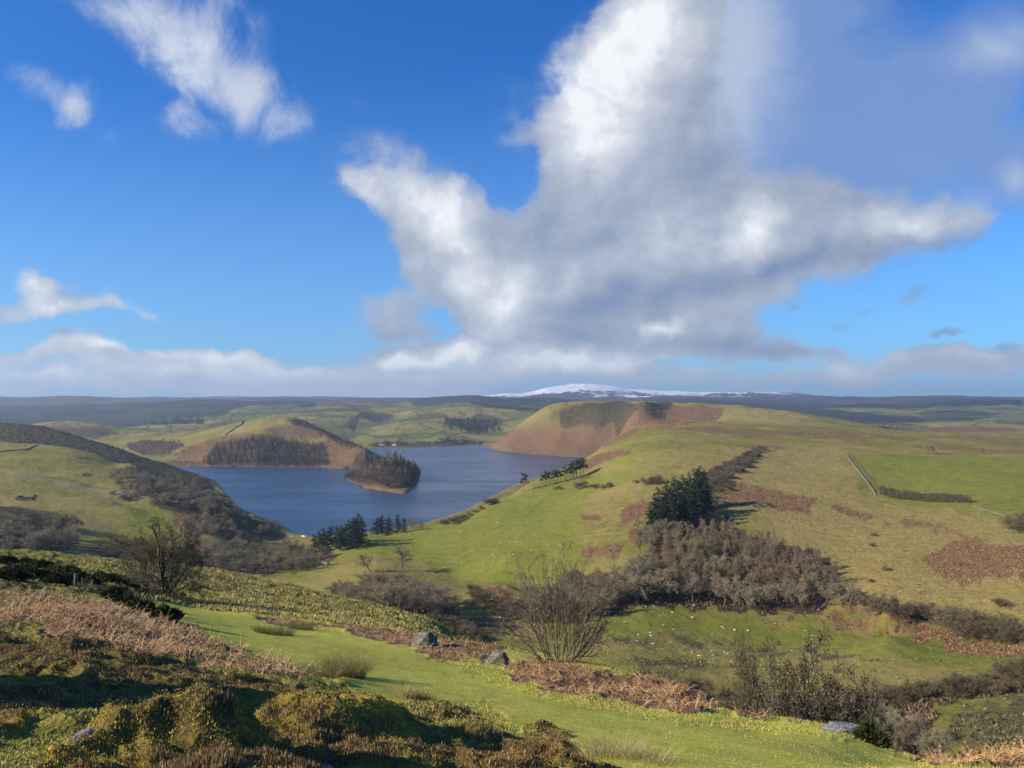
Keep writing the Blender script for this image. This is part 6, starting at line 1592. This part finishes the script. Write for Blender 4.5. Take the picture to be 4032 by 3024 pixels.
# ------------------------------------------------------------------ cars by the lake
M_PAINT, _t, _b = material('white_paint'); _b.inputs['Base Color'].default_value = (.78, .78, .78, 1); _b.inputs['Roughness'].default_value = .3; _b.inputs['Coat Weight'].default_value = .5
M_GLASS, _t, _b = material('dark_glass'); _b.inputs['Base Color'].default_value = (.02, .03, .04, 1); _b.inputs['Roughness'].default_value = .1
M_TYRE, _t, _b = material('tyre'); _b.inputs['Base Color'].default_value = (.02, .02, .02, 1)
def prism(profile, w, y0=0):
    n = len(profile); V = [(x, y0 - w / 2, z) for x, z in profile] + [(x, y0 + w / 2, z) for x, z in profile]
    bm = bmesh.new(); vs = [bm.verts.new(v) for v in V]
    bm.faces.new(vs[:n][::-1]); bm.faces.new(vs[n:])
    for k in range(n): bm.faces.new((vs[k], vs[(k + 1) % n], vs[n + (k + 1) % n], vs[n + k]))
    bmesh.ops.recalc_face_normals(bm, faces=bm.faces)
    me = bpy.data.meshes.new('prism'); bm.to_mesh(me); bm.free(); return me
def car(px, py, rz, label, van=False):
    x, y, z = spot(px, py, 700, 1100)
    root = bpy.data.objects.new('parked_car', None); COLL.objects.link(root); root.location = (x, y, max(z, .5)); root.rotation_euler = (0, 0, rz); root['label'] = label; root['category'] = 'car'; root['group'] = 'cars parked by the near end of the lake'
    body = [(-2.2, .35), (2.2, .35), (2.25, .8), (1.25, 1.0), (.5, 1.5), (-1.4, 1.55), (-2.15, 1.0)] if not van else [(-2.5, .35), (2.5, .35), (2.5, 1.1), (1.9, 1.3), (1.4, 2.1), (-2.5, 2.1)]
    m = prism(body, 1.8); m.materials.append(M_PAINT); link('body', m, root)
    win = [(1.1, 1.02), (.45, 1.42), (-1.3, 1.46), (-1.9, 1.02)] if not van else [(1.8, 1.3), (1.35, 1.95), (.3, 1.95), (.3, 1.3)]
    m = prism(win, 1.84); m.materials.append(M_GLASS); link('windows', m, root)
    for wx in (-1.4, 1.4):
        for wy in (-.85, .85):
            v, f = tubes([(wx, wy - .1, .34, wx, wy + .1, .34, .34, .34)], 14)
            link('wheel', new_mesh('wheel', v, f, [M_TYRE]), root)
car(1147, 2118, .1, 'white car parked on the left by the near end of the lake')
car(1196, 2119, -.15, 'larger white van parked on the right by the near end of the lake', True)

# ------------------------------------------------------------------ houses at the far end of the lake
M_RENDER, _t, _b = material('white_render'); _b.inputs['Base Color'].default_value = (.72, .72, .70, 1)
M_SLATE, _t, _b = material('slate_roof'); _b.inputs['Base Color'].default_value = (.10, .11, .13, 1)
M_DRK, _t, _b = material('window_glass'); _b.inputs['Base Color'].default_value = (.03, .035, .04, 1); _b.inputs['Roughness'].default_value = .15
def house(px, py, w, d, h, rz, label, ymin=2600, ymax=3600):
    x, y, z = spot(px, py, ymin, ymax)
    root = bpy.data.objects.new('house', None); COLL.objects.link(root); root.location = (x, y, z - .3); root.rotation_euler = (0, 0, rz); root['label'] = label; root['category'] = 'house'
    m = prism([(-d / 2, -1), (d / 2, -1), (d / 2, h), (0, h + d * .38), (-d / 2, h)], w); m.materials.append(M_RENDER)
    m.transform(Matrix.Rotation(rad(90), 4, 'Z')); link('wall', m, root)
    rf = []
    for s in (-1, 1): rf.append([(s * (d / 2 + .4), h - .3), (0, h + d * .38 + .06), (0, h + d * .38 + .36), (s * (d / 2 + .4), h)])
    for prof in rf:
        m = prism(prof, w + .8); m.materials.append(M_SLATE); m.transform(Matrix.Rotation(rad(90), 4, 'Z')); r_ = link('roof', m, root)
    v, f = tubes([(w * .36, 0, h + d * .2, w * .36, 0, h + d * .38 + 1.5, .7, .7)], 4); link('chimney', new_mesh('chimney', v, f, [M_RENDER]), r_)
    for k in range(int(w // 4)):
        cx = -w / 2 + 2 + k * 4
        V = [(cx - .6, -d / 2 - .03, 1), (cx + .6, -d / 2 - .03, 1), (cx + .6, -d / 2 - .03, 2.4), (cx - .6, -d / 2 - .03, 2.4)]
        link('window', new_mesh('window', V, [(0, 1, 2, 3)], [M_DRK]), root)
house(1505, 1752, 22, 9, 5, .1, 'long white building at the water line on the left of the far shore')
house(1552, 1754, 15, 8, 4, -.2, 'low white building right of the long one on the far shore')
house(1645, 1749, 20, 8, 4.5, .15, 'white building alone in the middle of the far shore')
house(1600, 1752, 10, 7, 4, 0, 'small white hut between the far shore buildings')

# ------------------------------------------------------------------ wind turbines on the far skyline
M_TURB, _t, _b = material('turbine_white'); _b.inputs['Base Color'].default_value = (.62, .64, .66, 1)
for k, px in enumerate((157, 214, 268, 322, 375, 412, 449, 496, 528, 581, 618)):
    Y = 8500.0; x = (px - 2016) / FPX * Y; z = float(ground(x, Y)); h = 34 * (.9 + .2 * RN.random()); bl = 18
    root = bpy.data.objects.new('wind_turbine', None); COLL.objects.link(root); root.location = (x, Y, z - 4)
    root['label'] = 'white three-bladed wind turbine in the row on the far left skyline'; root['category'] = 'wind turbine'; root['group'] = 'wind turbines along the far skyline'
    v, f = tubes([(0, 0, 0, 0, 0, h, 1.5, .9)], 8); link('tower', new_mesh('tower', v, f, [M_TURB]), root)
    v, f = tubes([(0, -2.5, h, 0, 3, h, 1.2, 1.2)], 8); link('nacelle', new_mesh('nacelle', v, f, [M_TURB]), root)
    a0 = RN.uniform(0, 2.1)
    for j in range(3):
        a = a0 + j * 2.0944; v, f = tubes([(0, -3, h, math.cos(a) * bl, -3, h + math.sin(a) * bl, 1.0, .35)], 4); link('blade', new_mesh('blade', v, f, [M_TURB]), root)
bpy.context.view_layer.update()
print('all', len(bpy.data.objects), round(time.time() - T0, 1))
